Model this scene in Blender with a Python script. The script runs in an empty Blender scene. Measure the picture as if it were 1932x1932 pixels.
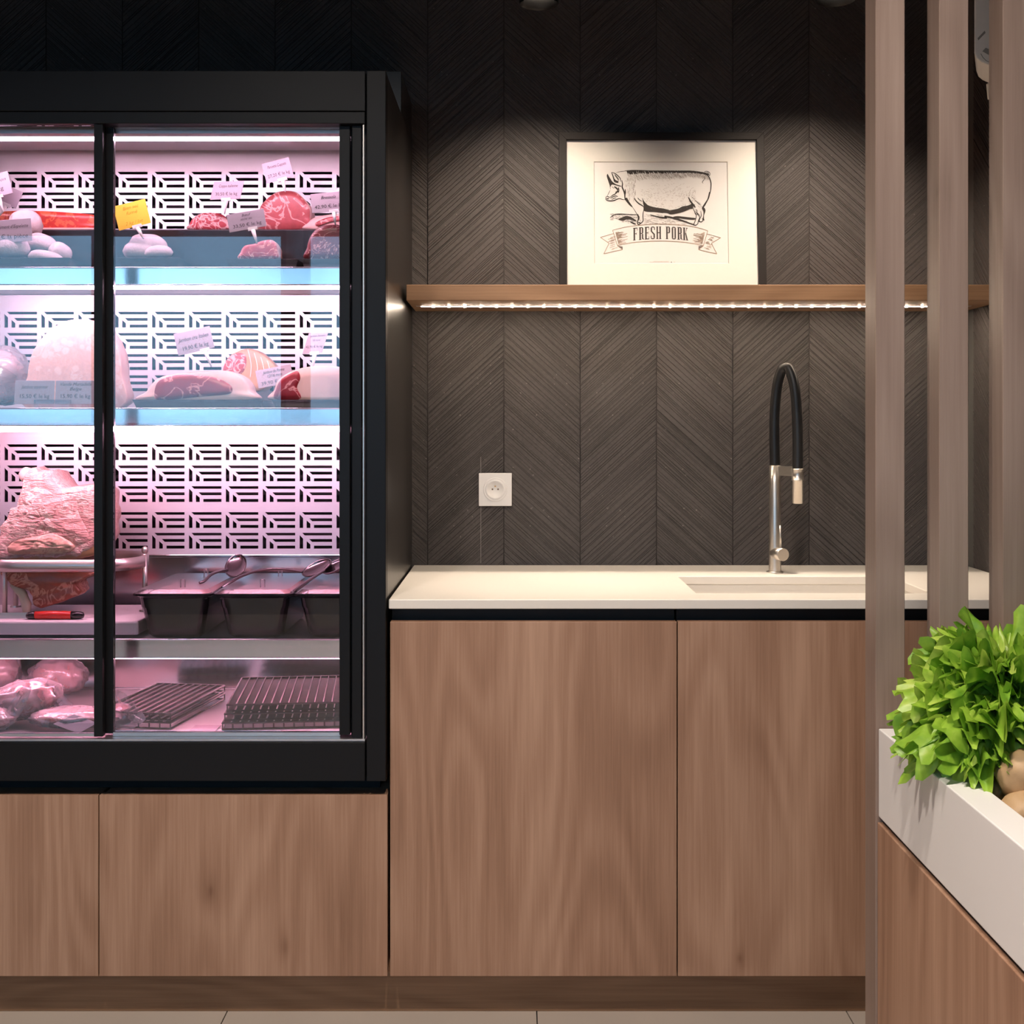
import bpy, bmesh, math, random
from mathutils import Vector, Matrix, noise
from mathutils.geometry import tessellate_polygon

random.seed(7)
SC = bpy.context.scene
COL = SC.collection
HC = 1.17            # camera height
FPX = 2402.0         # focal length in pixels of the 1932 frame
CX, CY = 972.0, 806.0
DW = 3.10            # back wall distance
R = math.radians

# ------------------------------------------------------------------ camera
cd = bpy.data.cameras.new('camera')
cam = bpy.data.objects.new('camera', cd)
COL.objects.link(cam)
cam.location = (0, 0, HC)
cam.rotation_euler = (R(90), 0, 0)
cd.sensor_width = 36
cd.lens = 36 * FPX / 1932
cd.shift_x = (966 - CX) / 1932
cd.shift_y = (CY - 966) / 1932
cd.clip_start = 0.02
SC.camera = cam
SC.view_settings.view_transform = 'Standard'
SC.view_settings.look = 'None'
SC.view_settings.exposure = 0.0
SC.view_settings.gamma = 1.0
SC.view_settings.use_curve_mapping = False
SC.cycles.max_bounces = 5
SC.cycles.diffuse_bounces = 3
SC.cycles.glossy_bounces = 3
SC.cycles.use_adaptive_sampling = True
SC.cycles.adaptive_threshold = 0.04
SC.cycles.transparent_max_bounces = 16
SC.cycles.sample_clamp_indirect = 6.0
SC.cycles.use_light_tree = False
SC.cycles.caustics_reflective = False
SC.cycles.caustics_refractive = False

# ------------------------------------------------------------------ sky outside the shop windows
W = bpy.data.worlds.new('sky')
SC.world = W
W.use_nodes = True
nt = W.node_tree
nt.nodes.clear()
wo = nt.nodes.new('ShaderNodeOutputWorld')
bg = nt.nodes.new('ShaderNodeBackground')
tc = nt.nodes.new('ShaderNodeTexCoord')
sx = nt.nodes.new('ShaderNodeSeparateXYZ')
cr = nt.nodes.new('ShaderNodeValToRGB')
mp = nt.nodes.new('ShaderNodeMapRange')
mp.inputs['From Min'].default_value = -0.2
mp.inputs['From Max'].default_value = 1.0
nt.links.new(tc.outputs['Generated'], sx.inputs[0])
nt.links.new(sx.outputs['Z'], mp.inputs['Value'])
nt.links.new(mp.outputs[0], cr.inputs[0])
e = cr.color_ramp.elements
e[0].position = 0.155; e[0].color = (0.05, 0.07, 0.10, 1)
e[1].position = 1.0; e[1].color = (0.24, 0.56, 1.0, 1)
k = cr.color_ramp.elements.new(0.18); k.color = (0.34, 0.66, 1.0, 1)
nt.links.new(cr.outputs[0], bg.inputs['Color'])
bg.inputs['Strength'].default_value = 3.8
nt.links.new(bg.outputs[0], wo.inputs[0])

# ------------------------------------------------------------------ helpers
def link(o):
    COL.objects.link(o)
    return o

def tag(o, label=None, cat=None, group=None, kind=None):
    if label: o['label'] = label
    if cat: o['category'] = cat
    if group: o['group'] = group
    if kind: o['kind'] = kind
    return o

def thing(name, loc, label=None, cat=None, group=None, kind=None, rot=(0, 0, 0)):
    o = bpy.data.objects.new(name, None)
    o.empty_display_size = 0.05
    o.location = loc
    o.rotation_euler = rot
    link(o)
    return tag(o, label, cat, group, kind)

def world_matrix(o):
    m = Matrix.LocRotScale(o.location, o.rotation_euler, o.scale)
    if o.parent is not None:
        m = world_matrix(o.parent) @ o.matrix_parent_inverse @ m
    return m

def attach(o, parent, local=False):
    """parent o; world-built meshes keep their place, local-built ones follow the parent"""
    if parent is None:
        return o
    o.parent = parent
    if not local:
        o.matrix_parent_inverse = world_matrix(parent).inverted()
    return o

def mesh_obj(name, verts, faces, mat, parent=None, smooth=False, local=False, weld=False):
    me = bpy.data.meshes.new(name)
    me.from_pydata([tuple(v) for v in verts], [], faces)
    if mat is not None:
        me.materials.append(mat)
    bm = bmesh.new()
    bm.from_mesh(me)
    if weld:
        bmesh.ops.remove_doubles(bm, verts=bm.verts, dist=1e-5)
    bmesh.ops.recalc_face_normals(bm, faces=bm.faces)
    if smooth:
        for f in bm.faces: f.smooth = True
    bm.to_mesh(me)
    bm.free()
    o = bpy.data.objects.new(name, me)
    link(o)
    return attach(o, parent, local)

class MB:
    def __init__(s): s.v = []; s.f = []
    def add(s, v, f):
        b = len(s.v)
        s.v += [tuple(p) for p in v]
        s.f += [tuple(i + b for i in q) for q in f]
        return s
    def box(s, x0, x1, y0, y1, z0, z1):
        v = [(x0,y0,z0),(x1,y0,z0),(x1,y1,z0),(x0,y1,z0),(x0,y0,z1),(x1,y0,z1),(x1,y1,z1),(x0,y1,z1)]
        return s.add(v, [(0,3,2,1),(4,5,6,7),(0,1,5,4),(1,2,6,5),(2,3,7,6),(3,0,4,7)])
    def tube(s, pts, r, n=12, caps=True):
        pts = [Vector(p) for p in pts]
        rs = r if isinstance(r, (list, tuple)) else [r] * len(pts)
        b = len(s.v)
        up = None
        for i, p in enumerate(pts):
            d = (pts[min(i+1, len(pts)-1)] - pts[max(i-1, 0)]).normalized()
            if up is None:
                up = Vector((0,0,1)) if abs(d.z) < .9 else Vector((1,0,0))
            a = d.cross(up).normalized()
            up = a.cross(d).normalized()
            for k in range(n):
                t = 2*math.pi*k/n
                s.v.append(tuple(p + (a*math.cos(t) + up*math.sin(t))*rs[i]))
        for i in range(len(pts)-1):
            for k in range(n):
                s.f.append((b+i*n+k, b+i*n+(k+1)%n, b+(i+1)*n+(k+1)%n, b+(i+1)*n+k))
        if caps:
            s.f.append(tuple(b+k for k in range(n)))
            s.f.append(tuple(b+(len(pts)-1)*n+k for k in range(n)))
        return s
    def lathe(s, c, prof, n=24, axis='z', caps=True):
        """prof: [(r, h)] around axis through c"""
        b = len(s.v)
        c = Vector(c)
        for r, h in prof:
            for k in range(n):
                t = 2*math.pi*k/n
                u, w = r*math.cos(t), r*math.sin(t)
                q = {'z': (u, w, h), 'y': (u, h, w), 'x': (h, u, w)}[axis]
                s.v.append(tuple(c + Vector(q)))
        for i in range(len(prof)-1):
            for k in range(n):
                s.f.append((b+i*n+k, b+i*n+(k+1)%n, b+(i+1)*n+(k+1)%n, b+(i+1)*n+k))
        if caps:
            s.f.append(tuple(b+k for k in range(n)))
            s.f.append(tuple(b+(len(prof)-1)*n+k for k in range(n)))
        return s
    def prism(s, poly, axis, a, b_):
        """extrude a 2-D polygon (list of 2-tuples) along axis between a and b_"""
        n = len(poly)
        def q(p, h):
            return {'x': (h, p[0], p[1]), 'y': (p[0], h, p[1]), 'z': (p[0], p[1], h)}[axis]
        v = [q(p, a) for p in poly] + [q(p, b_) for p in poly]
        f = [tuple(range(n)), tuple(range(n, 2*n))] + [(i, (i+1) % n, n+(i+1) % n, n+i) for i in range(n)]
        return s.add(v, f)
    def build(s, name, mat, parent=None, smooth=False, local=False, bevel=0, seg=2, auto=False):
        o = mesh_obj(name, s.v, s.f, mat, parent, smooth, local)
        if bevel:
            m = o.modifiers.new('bevel', 'BEVEL')
            m.width = bevel; m.segments = seg; m.limit_method = 'ANGLE'; m.angle_limit = R(40)
        if auto:
            for p in o.data.polygons: p.use_smooth = len(p.vertices) == 4
        return o

def box(name, x0, x1, y0, y1, z0, z1, mat, parent=None, bevel=0.0015, local=False):
    return MB().box(x0, x1, y0, y1, z0, z1).build(name, mat, parent, bevel=bevel, local=local)

def P(px, py, D):
    """a point of the place: seen at photo pixel px,py, standing D metres away"""
    return Vector(((px - CX) * D / FPX, D, HC + (CY - py) * D / FPX))
def PX(px, D): return (px - CX) * D / FPX
def PZ(py, D): return HC + (CY - py) * D / FPX

def catmull(pts, per=6, closed=True):
    n = len(pts); out = []
    rng = range(n) if closed else range(n-1)
    for i in rng:
        if closed:
            p0, p1, p2, p3 = pts[(i-1) % n], pts[i], pts[(i+1) % n], pts[(i+2) % n]
        else:
            p0, p1, p2, p3 = pts[max(i-1, 0)], pts[i], pts[i+1], pts[min(i+2, n-1)]
        for k in range(per):
            t = k/per
            out.append(tuple(0.5*((2*b) + (-a+c)*t + (2*a-5*b+4*c-d)*t*t + (-a+3*b-3*c+d)*t**3)
                             for a, b, c, d in zip(p0, p1, p2, p3)))
    if not closed: out.append(tuple(pts[-1]))
    return out

# ------------------------------------------------------------------ materials
def newmat(name):
    m = bpy.data.materials.new(name)
    m.use_nodes = True
    n = m.node_tree
    n.nodes.clear()
    out = n.nodes.new('ShaderNodeOutputMaterial')
    return m, n, out

def node(n, kind, **kw):
    x = n.nodes.new(kind)
    for k, v in kw.items():
        if k.startswith('_'):
            setattr(x, k[1:], v)
        else:
            key = k.replace('__', ' ')
            if isinstance(v, bpy.types.NodeSocket):
                n.links.new(v, x.inputs[key])
            else:
                x.inputs[key].default_value = v
    return x

def math_(n, op, a, b=None, c=None, clamp=False):
    x = n.nodes.new('ShaderNodeMath'); x.operation = op; x.use_clamp = clamp
    for i, v in enumerate((a, b, c)):
        if v is None: continue
        if isinstance(v, bpy.types.NodeSocket): n.links.new(v, x.inputs[i])
        else: x.inputs[i].default_value = v
    return x.outputs[0]

def ramp(n, fac, stops):
    x = n.nodes.new('ShaderNodeValToRGB')
    n.links.new(fac, x.inputs[0])
    el = x.color_ramp.elements
    while len(el) > 1: el.remove(el[-1])
    el[0].position = stops[0][0]; el[0].color = (*stops[0][1], 1)
    for p, c in stops[1:]:
        k = el.new(p); k.color = (*c, 1)
    return x.outputs[0]

def mixc(n, fac, a, b, mode='MIX'):
    x = n.nodes.new('ShaderNodeMix'); x.data_type = 'RGBA'; x.blend_type = mode
    for i, v in ((0, fac), (6, a), (7, b)):
        if isinstance(v, bpy.types.NodeSocket): n.links.new(v, x.inputs[i])
        elif i == 0: x.inputs[0].default_value = v
        else: x.inputs[i].default_value = (*v, 1)
    return x.outputs[2]

def plain(name, col, rough=0.5, metal=0.0, spec=0.5, vary=0.0, vscale=20.0, bump=0.0, bscale=200.0, coat=0.0, emit=None, estr=0.0, sub=0.0, stretch=None, trans=0.0):
    m, n, out = newmat(name)
    b = node(n, 'ShaderNodeBsdfPrincipled', Roughness=rough, Metallic=metal)
    b.inputs['Specular IOR Level'].default_value = spec
    b.inputs['Coat Weight'].default_value = coat
    b.inputs['Coat Roughness'].default_value = 0.15
    b.inputs['Base Color'].default_value = (*col, 1)
    if trans: b.inputs['Transmission Weight'].default_value = trans
    if sub:
        b.inputs['Subsurface Weight'].default_value = sub
        b.inputs['Subsurface Radius'].default_value = (0.01, 0.004, 0.003)
        b.inputs['Subsurface Scale'].default_value = 0.6
    t = node(n, 'ShaderNodeTexCoord')
    v = t.outputs['Object']
    if stretch:
        mpn = node(n, 'ShaderNodeMapping', Vector=v)
        mpn.inputs['Scale'].default_value = stretch
        v = mpn.outputs[0]
    if vary:
        nz = node(n, 'ShaderNodeTexNoise', Vector=v, Scale=vscale, Detail=4.0)
        c = mixc(n, nz.outputs[0], tuple(max(0, x*(1-vary)) for x in col), tuple(min(1, x*(1+vary)) for x in col))
        n.links.new(c, b.inputs['Base Color'])
    if bump:
        nb = node(n, 'ShaderNodeTexNoise', Vector=v, Scale=bscale, Detail=3.0)
        bp = node(n, 'ShaderNodeBump', Height=nb.outputs[0], Strength=bump, Distance=0.002)
        n.links.new(bp.outputs[0], b.inputs['Normal'])
    if emit:
        b.inputs['Emission Color'].default_value = (*emit, 1)
        b.inputs['Emission Strength'].default_value = estr
    n.links.new(b.outputs[0], out.inputs[0])
    return m

def wood(name, axis, dark, mid, light, rough=0.5, spec=0.4):
    """oak veneer with the grain along axis ('x' or 'z')"""
    m, n, out = newmat(name)
    t = node(n, 'ShaderNodeTexCoord')
    oi = node(n, 'ShaderNodeObjectInfo')
    off = node(n, 'ShaderNodeVectorMath', _operation='SCALE')
    n.links.new(oi.outputs['Random'], off.inputs['Scale'])
    off.inputs[0].default_value = (37.0, 11.0, 23.0)
    ad = node(n, 'ShaderNodeVectorMath', _operation='ADD')
    n.links.new(t.outputs['Object'], ad.inputs[0]); n.links.new(off.outputs[0], ad.inputs[1])
    def mapped(a, g):
        mm = node(n, 'ShaderNodeMapping', Vector=ad.outputs[0])
        mm.inputs['Scale'].default_value = (g, a, a) if axis == 'x' else (a, a, g)
        return mm.outputs[0]
    # knots
    vo = node(n, 'ShaderNodeTexVoronoi', Vector=mapped(5.0, 2.6), Scale=1.0, Randomness=1.0)
    knot = math_(n, 'POWER', 2.718, math_(n, 'MULTIPLY', vo.outputs['Distance'], -9.0))
    fig = node(n, 'ShaderNodeTexNoise', Vector=mapped(3.2, 0.55), Scale=1.0, Detail=2.5, Roughness=0.5)
    f1 = math_(n, 'ADD', math_(n, 'MULTIPLY', fig.outputs[0], 105.0), math_(n, 'MULTIPLY', knot, 5.0))
    ring = math_(n, 'MULTIPLY_ADD', math_(n, 'SINE', f1), 0.5, 0.5)
    big = node(n, 'ShaderNodeTexNoise', Vector=mapped(9.0, 0.5), Scale=1.0, Detail=3.0)
    fib = node(n, 'ShaderNodeTexNoise', Vector=mapped(190.0, 4.0), Scale=1.0, Detail=3.0)
    pore = node(n, 'ShaderNodeTexNoise', Vector=mapped(420.0, 22.0), Scale=1.0, Detail=2.0)
    fac = math_(n, 'MULTIPLY', big.outputs[0], 0.55)
    fac = math_(n, 'MULTIPLY_ADD', ring, 0.11, fac)
    fac = math_(n, 'MULTIPLY_ADD', fib.outputs[0], 0.32, fac)
    fac = math_(n, 'MULTIPLY_ADD', pore.outputs[0], 0.10, fac)
    fac = math_(n, 'SUBTRACT', fac, math_(n, 'MULTIPLY', math_(n, 'POWER', knot, 4.0), 0.55))
    col = ramp(n, fac, [(0.25, dark), (0.50, mid), (0.74, light)])
    b = node(n, 'ShaderNodeBsdfPrincipled', Roughness=rough)
    b.inputs['Specular IOR Level'].default_value = spec
    n.links.new(col, b.inputs['Base Color'])
    bp = node(n, 'ShaderNodeBump', Height=fib.outputs[0], Strength=0.12, Distance=0.001)
    n.links.new(bp.outputs[0], b.inputs['Normal'])
    n.links.new(b.outputs[0], out.inputs[0])
    return m

def stone_tile(name):
    m, n, out = newmat(name)
    t = node(n, 'ShaderNodeTexCoord')
    oi = node(n, 'ShaderNodeObjectInfo')
    v = t.outputs['Object']
    big = node(n, 'ShaderNodeTexNoise', Vector=v, Scale=3.5, Detail=6.0, Roughness=0.6)
    fine = node(n, 'ShaderNodeTexNoise', Vector=v, Scale=160.0, Detail=3.0)
    sp = node(n, 'ShaderNodeTexVoronoi', Vector=v, Scale=75.0)
    spf = math_(n, 'LESS_THAN', sp.outputs['Distance'], math_(n, 'MULTIPLY', math_(n, 'SUBTRACT', fine.outputs[0], 0.42), 0.62))
    spk = node(n, 'ShaderNodeTexNoise', Vector=v, Scale=9.0, Detail=2.0)
    spf = math_(n, 'MULTIPLY', spf, math_(n, 'GREATER_THAN', spk.outputs[0], 0.46))
    base = ramp(n, math_(n, 'MULTIPLY_ADD', fine.outputs[0], 0.35, math_(n, 'MULTIPLY', big.outputs[0], 0.65)),
                [(0.3, (0.050, 0.043, 0.041)), (0.5, (0.072, 0.062, 0.059)), (0.72, (0.098, 0.086, 0.082))])
    tone = math_(n, 'MULTIPLY_ADD', oi.outputs['Random'], 0.16, 0.92)
    c2 = mixc(n, 1.0, base, base, 'MIX')
    hs = node(n, 'ShaderNodeHueSaturation', Color=c2, Value=tone)
    col = mixc(n, math_(n, 'MULTIPLY', spf, 0.5), hs.outputs[0], (0.30, 0.27, 0.24))
    b = node(n, 'ShaderNodeBsdfPrincipled', Roughness=0.62)
    b.inputs['Specular IOR Level'].default_value = 0.3
    n.links.new(col, b.inputs['Base Color'])
    bp = node(n, 'ShaderNodeBump', Height=fine.outputs[0], Strength=0.25, Distance=0.001)
    n.links.new(bp.outputs[0], b.inputs['Normal'])
    n.links.new(b.outputs[0], out.inputs[0])
    return m

def marbled(name, lean, fat, scale=30.0, width=0.06, dist=1.5, amount=1.0, rough=0.32, dots=0.0, shred=0.0):
    m, n, out = newmat(name)
    t = node(n, 'ShaderNodeTexCoord')
    v = t.outputs['Object']
    nz = node(n, 'ShaderNodeTexNoise', Vector=v, Scale=scale, Detail=3.0, Distortion=dist)
    ab = math_(n, 'ABSOLUTE', math_(n, 'SUBTRACT', nz.outputs[0], 0.5))
    vein = node(n, 'ShaderNodeMapRange', Value=ab)
    vein.inputs['From Min'].default_value = width * 0.35
    vein.inputs['From Max'].default_value = width
    vein.inputs['To Min'].default_value = amount
    vein.inputs['To Max'].default_value = 0.0
    fine = node(n, 'ShaderNodeTexNoise', Vector=v, Scale=scale*6, Detail=3.0)
    lc = mixc(n, fine.outputs[0], tuple(x*0.75 for x in lean), tuple(min(1, x*1.25) for x in lean))
    msk = node(n, 'ShaderNodeTexNoise', Vector=v, Scale=scale*0.45, Detail=1.0)
    vf = math_(n, 'MULTIPLY', vein.outputs[0], math_(n, 'GREATER_THAN', msk.outputs[0], 0.42))
    col = mixc(n, vf, lc, fat)
    if dots:
        vo = node(n, 'ShaderNodeTexVoronoi', Vector=v, Scale=dots)
        col = mixc(n, math_(n, 'LESS_THAN', vo.outputs['Distance'], 0.33), col, fat)
    b = node(n, 'ShaderNodeBsdfPrincipled', Roughness=rough)
    n.links.new(col, b.inputs['Base Color'])
    bp = node(n, 'ShaderNodeBump', Height=fine.outputs[0], Strength=0.2, Distance=0.001)
    if shred:
        mpn = node(n, 'ShaderNodeMapping', Vector=v)
        mpn.inputs['Scale'].default_value = (70, 70, 210)
        ns = node(n, 'ShaderNodeTexNoise', Vector=mpn.outputs[0], Scale=1.0, Detail=4.0, Distortion=0.8)
        bp = node(n, 'ShaderNodeBump', Height=ns.outputs[0], Strength=shred, Distance=0.006)
    n.links.new(bp.outputs[0], b.inputs['Normal'])
    n.links.new(b.outputs[0], out.inputs[0])
    return m

def clear_glass(name, tint=(1, 1, 1), gloss_add=0.0, rough=0.0, ior=1.5, haze=0.0):
    """thin clear sheet: transparent with Fresnel reflection"""
    m, n, out = newmat(name)
    tr = node(n, 'ShaderNodeBsdfTransparent'); tr.inputs[0].default_value = (*tint, 1)
    gl = node(n, 'ShaderNodeBsdfGlossy', Roughness=rough); gl.inputs[0].default_value = (1, 1, 1, 1)
    fr = node(n, 'ShaderNodeFresnel', IOR=ior)
    fac = math_(n, 'ADD', fr.outputs[0], gloss_add, clamp=True)
    mx = node(n, 'ShaderNodeMixShader')
    n.links.new(fac, mx.inputs[0]); n.links.new(tr.outputs[0], mx.inputs[1]); n.links.new(gl.outputs[0], mx.inputs[2])
    res = mx.outputs[0]
    if haze:
        t = node(n, 'ShaderNodeTexCoord')
        nz = node(n, 'ShaderNodeTexNoise', Vector=t.outputs['Object'], Scale=18.0, Detail=4.0, Distortion=1.0)
        df = node(n, 'ShaderNodeBsdfDiffuse'); df.inputs[0].default_value = (0.9, 0.82, 0.86, 1)
        m2 = node(n, 'ShaderNodeMixShader')
        n.links.new(math_(n, 'MULTIPLY', nz.outputs[0], haze), m2.inputs[0])
        n.links.new(res, m2.inputs[1]); n.links.new(df.outputs[0], m2.inputs[2])
        bp = node(n, 'ShaderNodeBump', Height=nz.outputs[0], Strength=0.6, Distance=0.004)
        n.links.new(bp.outputs[0], gl.inputs['Normal'])
        res = m2.outputs[0]
    n.links.new(res, out.inputs[0])
    return m

def glow(name, col, strength):
    m, n, out = newmat(name)
    em = node(n, 'ShaderNodeEmission', Strength=strength); em.inputs[0].default_value = (*col, 1)
    n.links.new(em.outputs[0], out.inputs[0])
    return m

def leaf_mat(name):
    m, n, out = newmat(name)
    t = node(n, 'ShaderNodeTexCoord')
    oi = node(n, 'ShaderNodeObjectInfo')
    nz = node(n, 'ShaderNodeTexNoise', Vector=t.outputs['Object'], Scale=45.0, Detail=3.0)
    f = math_(n, 'ADD', math_(n, 'MULTIPLY', nz.outputs[0], 0.7), math_(n, 'MULTIPLY', oi.outputs['Random'], 0.3))
    col = ramp(n, f, [(0.28, (0.16, 0.36, 0.03)), (0.5, (0.34, 0.56, 0.055)), (0.70, (0.56, 0.72, 0.14))])
    b = node(n, 'ShaderNodeBsdfPrincipled', Roughness=0.38)
    n.links.new(col, b.inputs['Base Color'])
    tl = node(n, 'ShaderNodeBsdfTranslucent'); n.links.new(col, tl.inputs[0])
    bp = node(n, 'ShaderNodeBump', Height=nz.outputs[0], Strength=0.35, Distance=0.004)
    n.links.new(bp.outputs[0], b.inputs['Normal'])
    mx = node(n, 'ShaderNodeMixShader'); mx.inputs[0].default_value = 0.35
    n.links.new(b.outputs[0], mx.inputs[1]); n.links.new(tl.outputs[0], mx.inputs[2])
    n.links.new(mx.outputs[0], out.inputs[0])
    return m

OAK = ((0.200, 0.102, 0.060), (0.335, 0.190, 0.122), (0.46, 0.285, 0.195))
OAKD = ((0.15, 0.075, 0.036), (0.25, 0.135, 0.070), (0.35, 0.20, 0.11))
M = {}
M['oak_v'] = wood('oak_vertical_grain', 'z', *OAK)
M['oak_h'] = wood('oak_horizontal_grain', 'x', *OAKD)
M['oak_slat'] = wood('oak_slat_grain', 'z', (0.165, 0.112, 0.088), (0.240, 0.172, 0.142), (0.31, 0.230, 0.195), rough=0.40, spec=0.6)
M['oak_plinth'] = wood('oak_plinth_grain', 'x', *OAKD)
M['tile'] = stone_tile('dark_chevron_stone')
M['grout'] = plain('dark_grout', (0.035, 0.028, 0.025), 0.9, vary=0.2)
M['black'] = plain('black_coated_metal', (0.007, 0.007, 0.008), 0.40, spec=0.2, bump=0.05, bscale=900)
M['black_side'] = plain('black_satin_panel', (0.018, 0.016, 0.015), 0.28, spec=0.55, bump=0.03, bscale=500)
M['black_matte'] = plain('black_recess', (0.008, 0.008, 0.009), 0.55, spec=0.3, vary=0.2)
M['rubber'] = plain('black_rubber', (0.012, 0.011, 0.011), 0.42, vary=0.2)
M['plastic_black'] = plain('black_tray_plastic', (0.014, 0.011, 0.012), 0.25, bump=0.05, bscale=300)
M['steel'] = plain('brushed_steel', (0.66, 0.61, 0.56), 0.36, 1.0, vary=0.08, vscale=60, stretch=(1, 1, 12))
M['steel_panel'] = plain('satin_stainless_sheet', (0.80, 0.78, 0.79), 0.42, 0.55, vary=0.05, vscale=25, stretch=(1, 1, 14))
M['steel_mirror'] = plain('polished_stainless', (0.66, 0.60, 0.60), 0.16, 1.0, vary=0.06, vscale=12)
M['steel_rail'] = plain('stainless_price_rail', (0.72, 0.73, 0.74), 0.16, 1.0, vary=0.06, vscale=9, bump=0.02, bscale=60)
M['alu'] = plain('anodised_aluminium', (0.55, 0.54, 0.55), 0.35, 1.0, bump=0.1, bscale=700)
M['glass'] = clear_glass('cabinet_glass', (0.985, 0.985, 0.99))
M['window_glass'] = clear_glass('window_glass', (0.96, 0.98, 0.98))
M['worktop'] = plain('pale_quartz', (0.77, 0.725, 0.67), 0.30, spec=0.4, vary=0.03, vscale=600)
M['white_plastic'] = plain('white_plastic', (0.82, 0.79, 0.77), 0.35, vary=0.02)
M['white_satin'] = plain('white_satin_board', (0.80, 0.79, 0.79), 0.38, vary=0.02, vscale=5)
M['paper'] = plain('white_print_paper', (0.58, 0.56, 0.55), 0.7, vary=0.02, vscale=40)
M['mat_board'] = plain('cream_mat_board', (0.61, 0.585, 0.545), 0.75, vary=0.02, vscale=60)
M['ink'] = plain('dark_brown_ink', (0.022, 0.016, 0.014), 0.8, vary=0.2, vscale=300)
M['ink_soft'] = plain('grey_brown_ink', (0.17, 0.13, 0.11), 0.8, vary=0.2, vscale=300)
M['ink_tan'] = plain('tan_ink', (0.28, 0.20, 0.145), 0.8, vary=0.1, vscale=300)
M['ink_fold'] = plain('shaded_ribbon_ink', (0.13, 0.105, 0.10), 0.8, vary=0.1, vscale=300)
M['ink_letter'] = plain('grey_letter_ink', (0.05, 0.04, 0.038), 0.8, vary=0.3, vscale=400)
M['frame'] = plain('black_stained_wood', (0.014, 0.011, 0.010), 0.6, spec=0.2, bump=0.25, bscale=90, stretch=(1, 1, 8))
M['floor'] = plain('beige_stone_floor', (0.55, 0.48, 0.42), 0.35, vary=0.08, vscale=6)
M['plaster_dark'] = plain('charcoal_painted_plaster', (0.12, 0.115, 0.11), 0.8, vary=0.1)
M['plaster'] = plain('warm_grey_plaster', (0.34, 0.31, 0.29), 0.8, vary=0.05)
M['asphalt'] = plain('asphalt', (0.035, 0.035, 0.038), 0.9, vary=0.2)
M['cold_led'] = glow('pink_meat_led', (1.0, 0.62, 0.82), 84.0)
M['mid_led'] = glow('pinker_meat_led', (1.0, 0.50, 0.70), 118.0)
M['warm_led'] = glow('warm_led', (1.0, 0.80, 0.60), 130.0)
M['led_cover'] = glow('warm_led_cover', (1.0, 0.82, 0.62), 120.0)
for q_ in ('warm_led',): M[q_].cycles.emission_sampling = 'NONE'
M['lamp_lens'] = glow('warm_spot_lens', (1.0, 0.82, 0.60), 14.0)
M['panel_lens'] = glow('ceiling_lamp_lens', (1.0, 0.86, 0.72), 6.0)
for q_ in ('lamp_lens', 'panel_lens'): M[q_].cycles.emission_sampling = 'NONE'
M['leaf'] = leaf_mat('lettuce_leaf')
M['potato'] = plain('potato_skin', (0.46, 0.30, 0.16), 0.55, vary=0.25, vscale=25, bump=0.3, bscale=120)
M['fat'] = plain('cured_fat', (0.72, 0.47, 0.42), 0.35, vary=0.12, vscale=25, bump=0.2, bscale=60, sub=0.15)
M['rind'] = plain('ham_rind', (0.62, 0.30, 0.15), 0.35, vary=0.25, vscale=20, bump=0.3, bscale=50)
M['mould'] = plain('floury_sausage_skin', (0.58, 0.47, 0.48), 0.85, vary=0.22, vscale=60, bump=0.5, bscale=160)
M['casing'] = plain('dark_cured_casing', (0.20, 0.05, 0.04), 0.4, vary=0.4, vscale=30, bump=0.2, bscale=80)
M['coppa'] = marbled('coppa_cut', (0.42, 0.05, 0.06), (0.80, 0.48, 0.46), 30, 0.06, 1.8)
M['pancetta'] = marbled('pancetta_cut', (0.40, 0.075, 0.080), (0.74, 0.38, 0.36), 20, 0.05, 2.0)
M['bresaola'] = marbled('bresaola_cut', (0.16, 0.022, 0.028), (0.55, 0.28, 0.27), 26, 0.02, 2.0)
M['fillet'] = marbled('dried_fillet_cut', (0.40, 0.035, 0.045), (0.80, 0.42, 0.38), 34, 0.018, 1.5)
M['ham_cut'] = marbled('dry_ham_cut', (0.27, 0.016, 0.026), (0.62, 0.24, 0.23), 15, 0.022, 1.6)
M['mortadella'] = marbled('mortadella_cut', (0.80, 0.52, 0.43), (0.86, 0.64, 0.55), 40, 0.03, 1.0, dots=46.0)
M['cooked_ham'] = marbled('cooked_ham_flesh', (0.72, 0.36, 0.32), (0.86, 0.58, 0.50), 26, 0.10, 2.5, shred=0.9)
M['raw_dark'] = marbled('roast_dark_flesh', (0.34, 0.085, 0.045), (0.62, 0.30, 0.20), 24, 0.08, 2.5)
M['bone'] = plain('bone', (0.78, 0.66, 0.48), 0.5, vary=0.1, bump=0.2, bscale=80)
M['red_slab'] = marbled('paprika_slab', (0.52, 0.035, 0.025), (0.72, 0.14, 0.06), 26, 0.08, 1.5)
M['card'] = plain('white_price_card', (0.42, 0.355, 0.40), 0.5, vary=0.02)
M['card_ink'] = plain('grey_card_ink', (0.03, 0.025, 0.03), 0.7, vary=0.05)
M['yellow_note'] = plain('yellow_sticky_note', (0.95, 0.62, 0.06), 0.6, vary=0.06, vscale=15)
M['pen'] = plain('ochre_pen', (0.62, 0.36, 0.02), 0.7, vary=0.1)
M['board'] = plain('white_cutting_board', (0.80, 0.74, 0.74), 0.5, vary=0.03, bump=0.1, bscale=120)
M['red_handle'] = plain('red_knife_handle', (0.62, 0.03, 0.02), 0.35, vary=0.1)
M['lid'] = clear_glass('clear_lid', (0.95, 0.92, 0.93), 0.03, 0.30)
M['bag'] = clear_glass('plastic_bag', (0.86, 0.80, 0.84), 0.06, 0.18, haze=0.5)
M['spread'] = plain('pink_meat_salad', (0.72, 0.42, 0.42), 0.5, vary=0.25, vscale=70, bump=0.8, bscale=110)
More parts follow.
